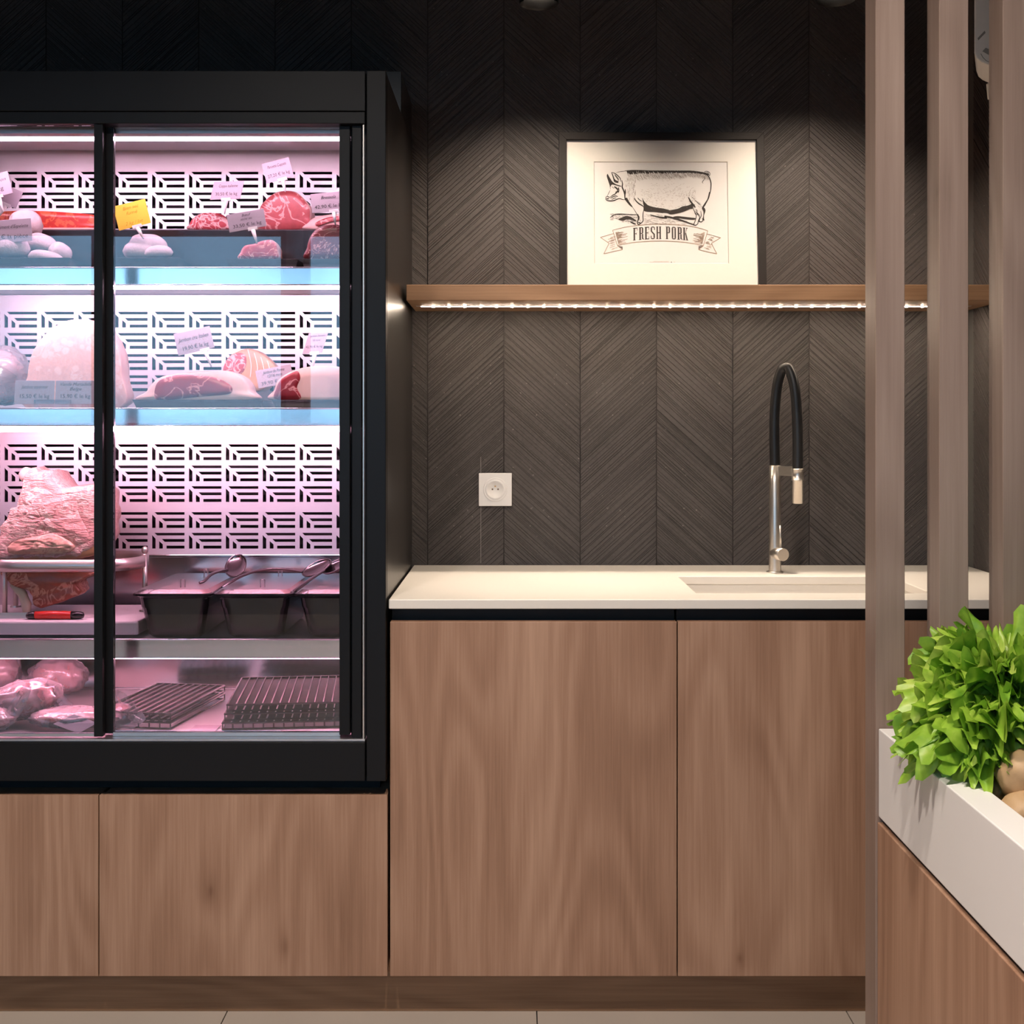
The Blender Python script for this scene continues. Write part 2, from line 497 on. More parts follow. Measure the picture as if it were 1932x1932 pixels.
M['bacon'] = marbled('fresh_sliced_meat', (0.66, 0.22, 0.18), (0.85, 0.52, 0.44), 24, 0.08, 2.0)
M['socket_dark'] = plain('socket_hole', (0.16, 0.11, 0.08), 0.6, vary=0.1)
M['slot_grey'] = plain('grey_vent_slot', (0.30, 0.29, 0.28), 0.6, vary=0.1)
M['string'] = plain('butcher_string', (0.82, 0.74, 0.66), 0.8, vary=0.1)
M['crate'] = plain('black_crate', (0.02, 0.018, 0.017), 0.5, vary=0.2)

# ------------------------------------------------------------------ lights of the room: ceiling downlights (built here with their lamps)
CEIL = 2.65
def spot(name, loc, target, power, col, size_deg, blend, radius, parent=None):
    ld = bpy.data.lights.new(name, 'SPOT')
    ld.energy = power; ld.color = col
    ld.spot_size = R(size_deg); ld.spot_blend = blend
    ld.shadow_soft_size = radius
    o = bpy.data.objects.new(name, ld)
    o.location = loc
    d = Vector(target) - Vector(loc)
    o.rotation_euler = d.to_track_quat('-Z', 'Y').to_euler()
    link(o)
    return attach(o, parent)

DOWN = [(-1.5, 0.55, 25), (-0.60, 0.75, 150), (0.10, 0.80, 140), (-1.5, -1.2, 75), (-0.6, -1.2, 90), (0.45, -1.3, 75)]
for i, (x, y, w) in enumerate(DOWN):
    t = thing('ceiling_downlight', (x, y, CEIL), ['recessed ceiling downlight nearest the display cabinet', 'recessed ceiling downlight in front of the sink counter',
              'recessed ceiling downlight in front of the slat screen', 'rear ceiling downlight on the left', 'rear ceiling downlight in the middle', 'rear ceiling downlight on the right'][i], 'ceiling lamp')
    MB().lathe((x, y, CEIL), [(0.062, -0.012), (0.075, -0.012), (0.075, 0.0), (0.062, 0.0)], 28, caps=False).build('trim_ring', M['black'], t, auto=True)
    MB().lathe((x, y, CEIL), [(0.060, -0.004), (0.060, -0.001)], 28).build('lens', M['panel_lens'], t)
    spot('lamp_light', (x, y, CEIL - 0.02), (x, y + (0.45 if y > 0 else 0.0), 0), w, (1.0, 0.86, 0.74), 128, 0.75, 0.06, t)

# daylight portals in the shop windows
WIN = [(-4.05, -1.62), (-1.50, 0.98)]
WY, WZ0, WZ1 = -4.0, 1.16, 2.57
for x0, x1 in WIN:
    ld = bpy.data.lights.new('window_portal', 'AREA')
    ld.shape = 'RECTANGLE'; ld.size = x1 - x0; ld.size_y = WZ1 - WZ0
    ld.cycles.is_portal = True
    o = bpy.data.objects.new('window_portal', ld)
    o.location = ((x0+x1)/2, WY - 0.05, (WZ0+WZ1)/2)
    o.rotation_euler = (R(90), 0, 0)
    link(o)

# ------------------------------------------------------------------ the setting
XL, XR = -4.2, 1.10
fl = thing('floor', (0, 0, 0), kind='structure')
box('floor_slab', XL-.1, XR+.1, WY-.1, DW+.1, -0.08, -0.006, M['grout'], fl, bevel=0)
TS = 0.62
shared = None
for i in range(-7, 3):
    for j in range(-6, 6):
        x0 = PX(435, 2.58) + i*TS
        y0 = 2.62 - TS + j*TS - 2*TS
        if x0 + TS < XL or x0 > XR or y0 + TS < WY or y0 > DW: continue
        if shared is None:
            shared = MB().box(0.0012, TS-0.0012, 0.0012, TS-0.0012, -0.0065, 0.0).build('floor_tile', M['floor'], None, bevel=0.001).data
            bpy.data.objects.remove(bpy.data.objects['floor_tile'])
        o = bpy.data.objects.new('floor_tile', shared)
        link(o); o.location = (x0, y0, 0); o.parent = fl
tag(box('ceiling', XL-.1, XR+.1, WY-.1, DW+.1, CEIL+.001, CEIL+.06, M['plaster_dark'], bevel=0), kind='structure')
tag(box('wall_left', XL-.1, XL, WY-.1, DW+.1, 0.0, CEIL, M['plaster'], bevel=0), kind='structure')

# rear wall with two shop windows
wr = thing('wall_rear', (0, WY, 0), kind='structure')
mb = MB()
mb.box(XL, XR, WY-.1, WY, 0, WZ0); mb.box(XL, XR, WY-.1, WY, WZ1, CEIL)
mb.box(XL, WIN[0][0], WY-.1, WY, WZ0, WZ1); mb.box(WIN[0][1], WIN[1][0], WY-.1, WY, WZ0, WZ1); mb.box(WIN[1][1], XR, WY-.1, WY, WZ0, WZ1)
mb.build('masonry', M['plaster_dark'], wr)
for i, (x0, x1) in enumerate(WIN):
    w = thing('window_%d' % (i+1), (x0, WY, WZ0), kind='structure')
    mb = MB()
    a = 0.04
    mb.box(x0, x1, WY-.09, WY-.02, WZ0, WZ0+a); mb.box(x0, x1, WY-.09, WY-.02, WZ1-a, WZ1)
    mb.box(x0, x0+a, WY-.09, WY-.02, WZ0, WZ1); mb.box(x1-a, x1, WY-.09, WY-.02, WZ0, WZ1)
    xm = -2.96 if i == 0 else -0.30
    mb.box(xm-.03, xm+.03, WY-.09, WY-.02, WZ0, WZ1)
    mb.build('window_frame', M['black'], w)
    for q0, q1 in ((x0+a, xm-.03), (xm+.03, x1-a)):
        box('window_pane', q0, q1, WY-.056, WY-.050, WZ0+a, WZ1-a, M['window_glass'], w, bevel=0)
tag(box('pavement', -30, 30, -60, WY-.1, -0.10, -0.02, M['asphalt'], bevel=0), kind='structure')

# chevron stone tiles: strips of slanted ribs between vertical joints
PITCH = 0.1855
def chevron_mesh(width, z0, z1, sign, seed):
    rnd = random.Random(seed)
    mb = MB()
    sl = math.tan(R(42)) * sign
    g = 0.0013
    w0, w1 = g, width - g
    z = z0 - (width*abs(sl))
    while z < z1 + 0.02:
        h = rnd.choice([0.004, 0.005, 0.006, 0.007, 0.009, 0.011, 0.015]) * rnd.uniform(0.85, 1.15)
        dpt = rnd.uniform(-0.0005, 0.0005)
        gap = rnd.choice([0.0005, 0.0006, 0.0008, 0.0013])
        sh = 0.0 if sl > 0 else width*abs(sl)
        def zz(x, b): return b + sh + sl*x
        bot, top = z + gap/2, z + h - gap/2
        y1, y0 = -0.0016, -0.0045 + dpt
        bev = min(0.0006, (top-bot)*0.2)
        c = [(w0, zz(w0, bot)), (w1, zz(w1, bot)), (w1, zz(w1, top)), (w0, zz(w0, top))]
        ci = [(w0, zz(w0, bot+bev)), (w1, zz(w1, bot+bev)), (w1, zz(w1, top-bev)), (w0, zz(w0, top-bev))]
        c = [(a, min(max(b, z0), z1)) for a, b in c]; ci = [(a, min(max(b, z0), z1)) for a, b in ci]
        if max(q[1] for q in c) - min(q[1] for q in c) > 1e-4:
            v = [(a, y1, b) for a, b in c] + [(a, y0 + .0004, b) for a, b in c] + [(a, y0, b) for a, b in ci]
            f = [(8, 9, 10, 11), (4, 5, 9, 8), (6, 7, 11, 10), (0, 1, 5, 4), (2, 3, 7, 6), (0, 4, 7, 3), (1, 2, 6, 5)]
            mb.add(v, f)
        z += h
    me = bpy.data.meshes.new('wall_tile')
    me.from_pydata(mb.v, [], mb.f)
    me.materials.append(M['tile'])
    bm = bmesh.new(); bm.from_mesh(me)
    bmesh.ops.recalc_face_normals(bm, faces=bm.faces)
    bm.to_mesh(me); bm.free()
    return me

tile_m = {s: [chevron_mesh(PITCH, 0.0, CEIL, s, 11 + 5*k + s) for k in range(3)] for s in (1, -1)}
wb = thing('wall_back', (0, DW, 0), kind='structure')
box('backing', XL, XR, DW+.0002, DW+.10, 0, CEIL, M['grout'], wb, bevel=0)
X0T = (807 - CX) * DW / FPX
for k in range(-22, 8):
    s = 1 if k % 2 == 0 else -1
    x = X0T + k*PITCH
    if x < XL or x > XR - 0.01: continue
    if x + PITCH > XR:
        me = chevron_mesh(XR - x - 0.006, 0.0, CEIL, s, 77)
    else:
        me = tile_m[s][(k*7) % 3]
    o = bpy.data.objects.new('wall_tile', me); link(o)
    o.location = (x, 0, 0); o.parent = wb
box('chalk_line', PX(906.5, 3.09), PX(907.6, 3.09), DW-.0056, DW-.0050, PZ(1063, 3.09), PZ(862, 3.09), plain('pale_chalk', (0.22, 0.20, 0.19), 0.9, vary=0.4, vscale=60), wb, bevel=0)
wrt = thing('wall_right', (XR, 1.0, 0), kind='structure')
box('backing', XR+.0002, XR+.10, WY-.1, DW+.1, 0, CEIL, M['plaster_dark'], wrt, bevel=0)
for k in range(6):
    s = 1 if k % 2 == 1 else -1
    o = bpy.data.objects.new('wall_tile', tile_m[s][k % 3]); link(o)
    o.rotation_euler = (0, 0, R(-90))
    o.location = (0, DW - 0.055 - 1.0 - k*PITCH, 0); o.parent = wrt
# -90: local x -> -y, local -y -> -x

# ------------------------------------------------------------------ plinth, low cabinets, counter cabinets, worktop
YD = 2.485
FR0, FR1 = -1.365, PX(728, 2.465)
tag(box('baseboard_back', FR0, XR-.004, 2.55, 2.568, 0.0, 0.104, M['oak_plinth']), kind='structure')
ztop_low = PZ(1500, YD); zb = PZ(1842, YD)
for i, (a, b, lab) in enumerate(((FR0, PX(185.2, YD), 'low oak cabinet under the left half of the black display cabinet'),
                                 (PX(187.2, YD), PX(731, YD), 'low oak cabinet under the right half of the black display cabinet'))):
    t = thing('base_cabinet', ((a+b)/2, 2.75, zb), lab, 'cabinet', 'oak cabinets along the back wall')
    box('carcass', a+.002, b-.002, YD+.020, 3.09, zb+.004, ztop_low-.004, M['oak_v'], t)
    box('door', a, b, YD, YD+.019, zb, ztop_low, M['oak_v'], t, bevel=0.001)
ztc = PZ(1173, YD)
ZW = PZ(1131, 2.478)          # worktop top
ZWB = PZ(1149, 2.478)
cabs = [(PX(736, YD), PX(1276.8, YD), 'tall oak counter cabinet beside the display cabinet, under the power socket'),
        (PX(1279, YD), 0.8745, 'tall oak counter cabinet under the tap'),
        (0.8765, XR-.012, 'narrow oak counter cabinet behind the slat screen')]
for a, b, lab in cabs:
    t = thing('base_cabinet', ((a+b)/2, 2.75, zb), lab, 'cabinet', 'oak cabinets along the back wall')
    mb = MB()
    mb.box(a+.001, a+.019, YD+.020, 3.09, zb+.002, ztc-.006); mb.box(b-.019, b-.001, YD+.020, 3.09, zb+.002, ztc-.006)
    mb.box(a+.019, b-.019, YD+.020, 3.09, zb+.002, zb+.02); mb.box(a+.019, b-.019, 3.075, 3.09, zb+.02, ztc-.006)
    mb.build('carcass', M['oak_v'], t)
    box('door', a, b, YD, YD+.019, zb, ztc, M['oak_v'], t, bevel=0.001)
    box('finger_recess', a+.001, b-.001, YD+.032, YD+.045, ztc-.03, ZWB-.0005, M['black_matte'], t, bevel=0)

# worktop with a cut-out and an undermounted basin
wt = thing('worktop', (0.4, 2.8, ZWB), 'pale cream stone worktop with an integrated sink on the oak cabinets', 'worktop')
xa, xb = PX(733.5, 2.478), XR-.0065
sx0, sx1, sy0, sy1 = 0.366, 0.843, 2.571, 2.864
mb = MB()
xs = [xa, sx0, sx1, xb]; ys = [2.478, sy0, sy1, 3.094]
vid = {}
for lz, z in ((0, ZWB), (1, ZW)):
    for i in range(4):
        for j in range(4):
            vid[i, j, lz] = len(mb.v); mb.v.append((xs[i], ys[j], z))
for i in range(3):
    for j in range(3):
        if i == 1 and j == 1: continue
        for lz in (0, 1):
            mb.f.append((vid[i,j,lz], vid[i+1,j,lz], vid[i+1,j+1,lz], vid[i,j+1,lz]))
for a, b in (((0,0),(1,0)),((1,0),(2,0)),((2,0),(3,0)),((3,0),(3,1)),((3,1),(3,2)),((3,2),(3,3)),((3,3),(2,3)),((2,3),(1,3)),((1,3),(0,3)),((0,3),(0,2)),((0,2),(0,1)),((0,1),(0,0)),
             ((1,1),(2,1)),((2,1),(2,2)),((2,2),(1,2)),((1,2),(1,1))):
    mb.f.append((vid[a[0],a[1],0], vid[b[0],b[1],0], vid[b[0],b[1],1], vid[a[0],a[1],1]))
mb.build('slab', M['worktop'], wt, bevel=0.0018)
mb = MB()
zd = ZWB - 0.145
o_ = 0.004
mb.v += [(sx0-o_, sy0-o_, ZWB), (sx1+o_, sy0-o_, ZWB), (sx1+o_, sy1+o_, ZWB), (sx0-o_, sy1+o_, ZWB),
         (sx0+.008, sy0+.008, zd), (sx1-.008, sy0+.008, zd), (sx1-.008, sy1-.008, zd), (sx0+.008, sy1-.008, zd)]
mb.f += [(0,1,5,4), (1,2,6,5), (2,3,7,6), (3,0,4,7), (4,5,6,7)]
b_ = mb.build('basin', M['worktop'], wt)
MB().lathe(((sx0+sx1)/2, (sy0+sy1)/2, zd), [(0.0, .001), (0.03, .001), (0.042, .003), (0.045, 0.0)], 24, caps=False).build('drain', M['steel'], wt, auto=True)

# ------------------------------------------------------------------ tap
tx, ty = PX(1462, 2.937), 2.937
S = 2.937 / FPX
tp = thing('kitchen_tap', (tx, ty, ZW), 'tall brushed steel tap with an arching black hose behind the sink', 'tap')
def tz(py): return PZ(py, ty)
MB().lathe((tx, ty, 0), [(0.0, ZW), (0.0195, ZW), (0.0195, ZW+.003), (0.0150, ZW+.004), (0.0, ZW+.004)], 28, caps=False).build('base_ring', M['steel'], tp, auto=True)
zc = tz(894)
MB().lathe((tx, ty, 0), [(0.0138, ZW+.003), (0.0138, tz(1040)), (0.0133, tz(1020)), (0.0133, tz(911)), (0.0128, tz(910)), (0.0128, tz(878)), (0.0, tz(877))], 28, caps=False).build('column', M['steel'], tp, auto=True)
kx = PX(1474, ty-.03)
hz_ = tz(1043)
MB().tube([(tx, ty, hz_), (tx+.012, ty-.036, hz_-.001)], 0.0145, 26).build('handle_knob', M['steel'], tp, auto=True)
MB().tube([(tx+.008, ty-.026, hz_+.012), (tx+.006, ty-.028, tz(989))], [0.0026, 0.0022], 12).build('lever', M['steel'], tp, auto=True)
xh = PX(1505, ty-.045); yh = ty - .045
mb = MB()
p0, p1 = Vector((tx, ty, 0)), Vector((xh, yh, 0))
d = (p1-p0).normalized(); nrm = Vector((-d.y, d.x, 0))
mb.prism([tuple((p0+nrm*.004)[:2]), tuple((p1+nrm*.004)[:2]), tuple((p1-nrm*.004)[:2]), tuple((p0-nrm*.004)[:2])], 'z', tz(897), tz(879))
mb.build('holder_arm', M['steel'], tp)
MB().lathe((xh, yh, 0), [(0.0, tz(883)), (0.0142, tz(883)), (0.0142, tz(885)), (0.0132, tz(886)), (0.0132, tz(903)), (0.0142, tz(903.5)), (0.0142, tz(905)), (0.0122, tz(906)), (0.0122, tz(947)), (0.0110, tz(948)), (0.0, tz(948))], 26, caps=False).build('spray_head', M['steel'], tp, auto=True)
hp = [(1462, 878), (1461, 830), (1461.5, 780), (1466, 730), (1473, 703), (1481, 693), (1490, 699), (1499, 730), (1503.5, 780), (1505, 830), (1505, 884)]
path = []
for i, (a, b) in enumerate(hp):
    f = i / (len(hp)-1)
    yy = ty - .045 * max(0, min(1, (a-1462)/43.0))
    path.append((PX(a, yy), yy, PZ(b, yy)))
path[0] = (tx, ty, tz(878)); path[-1] = (xh, yh, tz(884))
MB().tube(catmull(path, 8, False), 0.0116, 18).build('hose', M['rubber'], tp, auto=True)

# ------------------------------------------------------------------ power socket
ox, oz = PX(934.5, DW-.008), PZ(923.5, DW-.008)
ot = thing('power_socket', (ox, DW-.006, oz), 'white square power socket on the dark chevron wall', 'power socket')
hw = 0.0400
mb = MB(); mb.box(ox-hw, ox+hw, DW-.0145, DW-.0046, oz-hw, oz+hw)
mb.build('cover_plate', M['white_plastic'], ot, bevel=0.0015)
MB().lathe((ox, DW, oz), [(0.0295, -.0143), (0.0285, -.0158), (0.0262, -.0160), (0.0245, -.0150), (0.0236, -.0165), (0.0196, -.0168), (0.0185, -.0152), (0.0, -.0150)], 40, axis='y', caps=False).build('socket_ring', M['white_plastic'], ot, auto=True)
for dx, dz, mm in ((-.0068, .0008, 'socket_dark'), (.0068, .0008, 'socket_dark')):
    MB().lathe((ox+dx, DW, oz+dz), [(0.0, -.0154), (0.0021, -.0154), (0.0021, -.0150)], 14, axis='y', caps=False).build('contact_hole', M[mm], ot)
MB().lathe((ox, DW, oz+.0080), [(0.0, -.0175), (0.0019, -.0172), (0.0021, -.0150)], 14, axis='y', caps=False).build('earth_pin', plain('brass_pin', (0.60, 0.40, 0.20), 0.4, 0.6, vary=0.1), ot)

# ------------------------------------------------------------------ wall shelf with an LED strip
YS = 2.83
zs1, zs0 = PZ(537, YS), PZ(567, YS)
sh = thing('wall_shelf', (0.4, 3.0, zs0), 'oak wall shelf over the sink with a warm light strip underneath', 'shelf')
mb = MB().box(PX(766.5, YS), XR-.007, YS, 3.094, zs0, zs1)
mb.build('board', M['oak_h'], sh, bevel=0.0012)
yl = 2.954
ls = thing('light_strip', (0.4, yl, zs0), 'glowing warm LED strip along the underside of the oak shelf', 'lamp')
xl0, xl1 = PX(785, yl), PX(1832, yl)
box('channel', xl0, xl1, yl-.0055, yl+.0055, zs0-.0014, zs0-.0001, M['alu'], ls, bevel=0.0005)
box('diffuser', xl0+.012, xl1-.012, yl-.0035, yl+.0035, zs0-.0020, zs0-.0012, M['led_cover'], ls, bevel=0)
bead = None
nb = 34
for i in range(nb):
    x = xl0 + .04 + (xl1-xl0-.08)*i/(nb-1)
    if bead is None:
        bead = MB().lathe((0, 0, 0), [(0.0, -.0022), (0.0022, -.0020), (0.0036, -.0010), (0.0040, 0.0)], 10, caps=False).build('diode', M['warm_led'], None)
        bm_ = bead.data; bpy.data.objects.remove(bead)
    o = bpy.data.objects.new('diode', bm_); link(o)
    o.location = (x - 0.4, 0.0, -.0020); o.parent = ls

# ------------------------------------------------------------------ ceiling spotlights near the wall
for i, (px, lab, wv) in enumerate(((1017, 'black spotlight hanging above the framed pig picture', 66), (1577, 'black spotlight hanging above the tap', 66))):
    D = 2.71
    x = PX(px, D); z = PZ(8, D) if i == 0 else PZ(1, D)
    t = thing('ceiling_spotlight', (x, D, z), lab, 'spotlight', 'black spotlights over the shelf')
    MB().lathe((x, D, z), [(0.041, 0.0), (0.042, 0.003), (0.042, 0.13), (0.038, 0.135), (0.0, 0.136)], 30, caps=False).build('housing', M['black'], t, auto=True)
    MB().lathe((x, D, z), [(0.041, 0.0), (0.034, 0.004), (0.030, 0.02)], 30, caps=False).build('reflector', M['black'], t, auto=True)
    MB().lathe((x, D, z), [(0.0, 0.019), (0.031, 0.02), (0.031, 0.024), (0.0, 0.024)], 30, caps=False).build('lens', M['lamp_lens'], t)
    MB().tube([(x, D, z+.13), (x, D, CEIL)], 0.006, 10).build('stem', M['black'], t, auto=True)
    MB().lathe((x, D, CEIL), [(0.0, -.02), (0.04, -.02), (0.045, -.015), (0.045, 0.0)], 24, caps=False).build('ceiling_cup', M['black'], t, auto=True)
    spot('lamp_light', (x, D, z + .016), (x, D + 0.34, z - 1.0), wv, (1.0, 0.83, 0.66), 104, 1.0, 0.03, t)

# ------------------------------------------------------------------ air conditioner beside the right wall, turned towards the corner
y0a = 2.45
za = PZ(128, y0a)
xa_ = PX(1838, y0a)
ac = thing('air_conditioner', (xa_, y0a, za), 'white rounded end of an air conditioner high behind the slats', 'air conditioner', rot=(0, 0, R(-21.5)))
prof = [(0, .30), (0, .030), (.004, .018), (.012, .010), (.03, .0), (.08, -.022), (.12, -.02), (.145, .02), (.145, .30)]
MB().prism(prof, 'y', 0, .14).build('body', M['white_plastic'], ac, bevel=0.003, local=True)
MB().prism([(.006, .056), (.019, .069), (.0205, .065), (.0075, .052)], 'y', -.0012, .002).build('side_mark', M['slot_grey'], ac, local=True)
MB().prism([(.0150, .030), (.021, .036), (.042, .024), (.032, .018)], 'y', -.0012, .002).build('side_mark', M['slot_grey'], ac, local=True)
MB().tube([(.012, -.0003, .026), (.016, -.0003, .018), (.022, -.0003, .011), (.032, -.0003, .005), (.05, -.0003, -.001)], 0.0006, 6).build('seam', M['slot_grey'], ac, local=True)
MB().prism([(.021, -.031), (.023, -.033), (.10, .000), (.098, .004)], 'y', .01, .13).build('louver', M['white_plastic'], ac, bevel=0.0008, local=True)
MB().box(.12, .17, .03, .12, .12, .24).build('wall_bracket', M['black'], ac, local=True)

# ------------------------------------------------------------------ slat screen and vegetable bin
YSL = 1.75
xsl = PX(1652, YSL)
scn = thing('slat_screen', (xsl+.25, YSL, 0), 'floor to ceiling screen of upright oak slats behind the vegetable bin', 'screen')
wsl, psl = 0.0402, 0.0875
slat = MB().box(0, wsl, 0, 0.052, 0.0, CEIL).build('slat', M['oak_slat'], None, bevel=0.0008)
sm = slat.data; bpy.data.objects.remove(slat)
for i in range(7):
    o = bpy.data.objects.new('slat', sm); link(o)
    md = o.modifiers.new('bevel', 'BEVEL'); md.width = 0.0008; md.segments = 1
    o.location = (-.25 + i*psl, 0.0, 0); o.parent = scn

YB1 = YSL - .001; YB0 = 0.62
zr = PZ(1374, YSL); zbw = PZ(1540, YSL)
bx0, bx1 = PX(1657, YSL), XR-.012
vb = thing('vegetable_bin', ((bx0+bx1)/2, 1.2, 0), 'white and oak vegetable bin in front of the slat screen', 'display bin')
rw = 0.041
mb = MB()
outer = [(bx0, YB0), (bx1, YB0), (bx1, YB1), (bx0, YB1)]
inner = [(bx0+rw, YB0+rw), (bx1-rw, YB0+rw), (bx1-rw, YB1-rw), (bx0+rw, YB1-rw)]
zi = zr - .085
v = [(a, b, zr) for a, b in outer] + [(a, b, zbw) for a, b in outer] + [(a, b, zr) for a, b in inner] + [(a, b, zi) for a, b in inner]
f = []
for i in range(4):
    j = (i+1) % 4
    f += [(i, j, 4+j, 4+i), (i, j, 8+j, 8+i), (8+i, 8+j, 12+j, 12+i)]
f += [(4, 5, 6, 7), (12, 13, 14, 15)]
mb.add(v, f); mb.build('trough', M['white_satin'], vb, bevel=0.0015)
box('crate_liner', bx0+rw+.004, bx1-rw-.004, YB0+rw+.004, YB1-rw-.004, zi+.001, zi+.012, M['crate'], vb)
box('oak_side', bx0-.0015, bx0+.018, YB0, YB1, 0.0, zbw-.0075, M['oak_v'], vb, bevel=0.0012)
box('oak_front', bx0+.018, bx1, YB0, YB0+.018, 0.0, zbw-.0075, M['oak_v'], vb, bevel=0.001)
box('shadow_gap', bx0+.006, bx1-.004, YB0+.006, YB1-.002, zbw-.0076, zbw, M['black_matte'], vb, bevel=0)

# ------------------------------------------------------------------ refrigerated display cabinet
YF = 2.465
def fx(px): return PX(px, YF)
def fz(py): return PZ(py, YF)
FL, FRR = FR0, FR1
OPL, OPR = -1.275, fx(641)
zF0, zF1 = fz(1474), fz(133)
YBK = 2.81
fr = thing('refrigerated_cabinet', ((FL+FRR)/2, 2.78, zF0), 'black refrigerated display cabinet with sliding glass doors lit pink inside', 'display cabinet')
# shell
mb = MB()
mb.box(FRR-.022, FRR, YF+.034, 3.09, zF0+.002, zF1-.001)
mb.build('side_panel', M['black_side'], fr, bevel=0.001)
mb = MB(); mb.box(FL, FL+.022, YF+.034, 3.09, zF0+.002, zF1-.001); mb.build('side_panel', M['black_side'], fr, bevel=0.001)
box('top_panel', FL+.022, FRR-.022, YF+.034, YBK, zF1-.03, zF1-.002, M['black'], fr)
box('machine_box', FL+.001, FRR-.0005, YBK, 3.088, zF1-.0005, PZ(134, YBK), M['black_side'], fr)
box('bottom_panel', FL+.022, FRR-.022, YF+.034, 3.05, zF0+.002, fz(1400)-.004, M['black'], fr)
box('back_cavity', FL+.022, FRR-.022, 3.055, 3.088, zF0+.03, zF1-.03, M['black_matte'], fr, bevel=0)
box('base_recess', FL+.03, PX(717, 2.55), 2.55, 3.08, ztop_low-.0035, zF0-.0005, M['black_matte'], fr, bevel=0)
# front frame
box('top_beam', FL+.037, fx(689), YF+.001, YF+.036, fz(209), zF1, M['black'], fr, bevel=0.0012)
box('door_track', FL+.037, fx(688), YF+.004, YF+.036, fz(232), fz(209.8), M['black'], fr, bevel=0.001)
for a, b in ((fx(691.5), FRR), (FL, FL+.036)):
    box('corner_post', a, b, YF, YF+.036, zF0, zF1, M['black'], fr, bevel=0.0012)
box('bottom_beam', FL+.037, fx(688.5), YF+.001, YF+.05, zF0, fz(1401), M['black'], fr, bevel=0.0012)
box('bottom_track', FL+.037, fx(688), YF+.006, YF+.05, fz(1400.5), fz(1396), M['alu'], fr, bevel=0.0005)
box('side_channel', fx(662), fx(680), YF+.016, YF+.036, fz(1396), fz(233), M['black'], fr, bevel=0.001)
box('chrome_bead', fx(683), fx(686.5), YF+.008, YF+.014, fz(1396), fz(233), M['steel'], fr, bevel=0.0008)
box('side_filler', fx(658), fx(690), YF+.036, YF+.050, fz(1396), fz(233), M['black_matte'], fr, bevel=0)
box('side_filler', FL+.03, OPL-.03, YF+.036, YF+.050, fz(1396), fz(233), M['black_matte'], fr, bevel=0)
# sliding doors
zdt, zdb = fz(233), fz(1391.5)
dl = thing('sliding_door', (-1.04, YF+.012, zdb)); attach(dl, fr)
ya, yb = YF+.006, YF+.024
box('stile', PX(177, ya), PX(193.5, ya), ya, yb, zdb, zdt, M['black'], dl, bevel=0.001)
box('stile', OPL-.03, OPL+.006, ya, yb, zdb, zdt, M['black'], dl, bevel=0.001)
box('pane', OPL+.006, PX(177, ya), ya+.006, ya+.011, zdb+.004, zdt-.001, M['glass'], dl, bevel=0)
box('bottom_rail', OPL+.006, PX(177, ya), ya+.003, ya+.014, zdb, zdb+.005, M['alu'], dl, bevel=0)
dr = thing('sliding_door', (-0.57, YF+.038, zdb)); attach(dr, fr)
ya2, yb2 = YF+.026, YF+.044
box('stile', PX(194, ya2), PX(212.5, ya2), ya2+.006, yb2, zdb, zdt, M['black'], dr, bevel=0.001)
box('stile', PX(641, ya2), PX(661, ya2), ya2-.006, yb2, zdb, zdt, M['black'], dr, bevel=0.001)
box('pane', PX(212.5, ya2), PX(641, ya2), ya2+.006, ya2+.011, zdb+.004, zdt-.001, M['glass'], dr, bevel=0)
box('bottom_rail', PX(212.5, ya2), PX(641, ya2), ya2+.003, ya2+.014, zdb-.004, zdb+.003, M['alu'], dr, bevel=0)
# interior lining
YP = 2.95
il, ir = FL+.022, -0.278
zt, zdk = zF1-.03, PZ(1392, 2.50)
box('lining_side', il, il+.004, YF+.05, 3.05, zdk, zt, M['steel_panel'], fr, bevel=0)
box('lining_side', ir, FRR-.022, YF+.05, 3.05, zdk, zt, M['steel_panel'], fr, bevel=0)
mb = MB()
zcan = PZ(255, 2.53)
mb.prism([(2.517, zt), (2.517, fz(240)), (2.53, zcan), (2.545, zcan), (2.55, zcan+.012), (2.60, zcan+.012), (2.62, zcan+.008), (2.66, zcan+.012), (2.95, PZ(284, 2.95)), (2.95, zt)], 'x', il+.004, ir)
mb.build('canopy', M['steel_panel'], fr)
box('deck', il+.004, ir, 2.512, 3.05, zdk-.02, zdk, M['steel_panel'], fr, bevel=0.001)
box('rear_sheet', il+.004, ir, YP+.012, YP+.016, zdk, PZ(1040, YP), M['steel_mirror'], fr, bevel=0)
box('deck_lip', il+.004, ir, YP+.004, YP+.012, zdk, zdk+.004, M['steel_rail'], fr, bevel=0.001)

# perforated rear sheet
U = 3.0514e-4
holes = [[(20,1),(249,1),(249,21),(40,21)], [(2,18),(2,121),(29,121),(29,45)], [(74,48),(249,48),(249,70),(97,70)],
         [(55,63),(55,121),(84,121),(84,88)], [(111,98),(249,98),(249,121),(111,121)]]
CW, CH = 280*U, 122*U
cell = [[(0,0),(280,0),(280,122),(0,122)]] + holes
ptsflat = [p for loop in cell for p in loop]
tris = tessellate_polygon([[Vector((a, b, 0)) for a, b in loop] for loop in cell])
rows = [324, 363, 402, 441, 588, 628, 668, 708, 838, 878, 917, 966, 1005]
xc0 = PX(217, YP) - 4*CW
ncol = 11
mb = MB()
zprev = PZ(270, YP)
def strip(z0, z1):
    for c in range(ncol):
        mb.add([(xc0+c*CW, YP, z0), (xc0+(c+1)*CW, YP, z0), (xc0+(c+1)*CW, YP, z1), (xc0+c*CW, YP, z1)], [(0,1,2,3)])
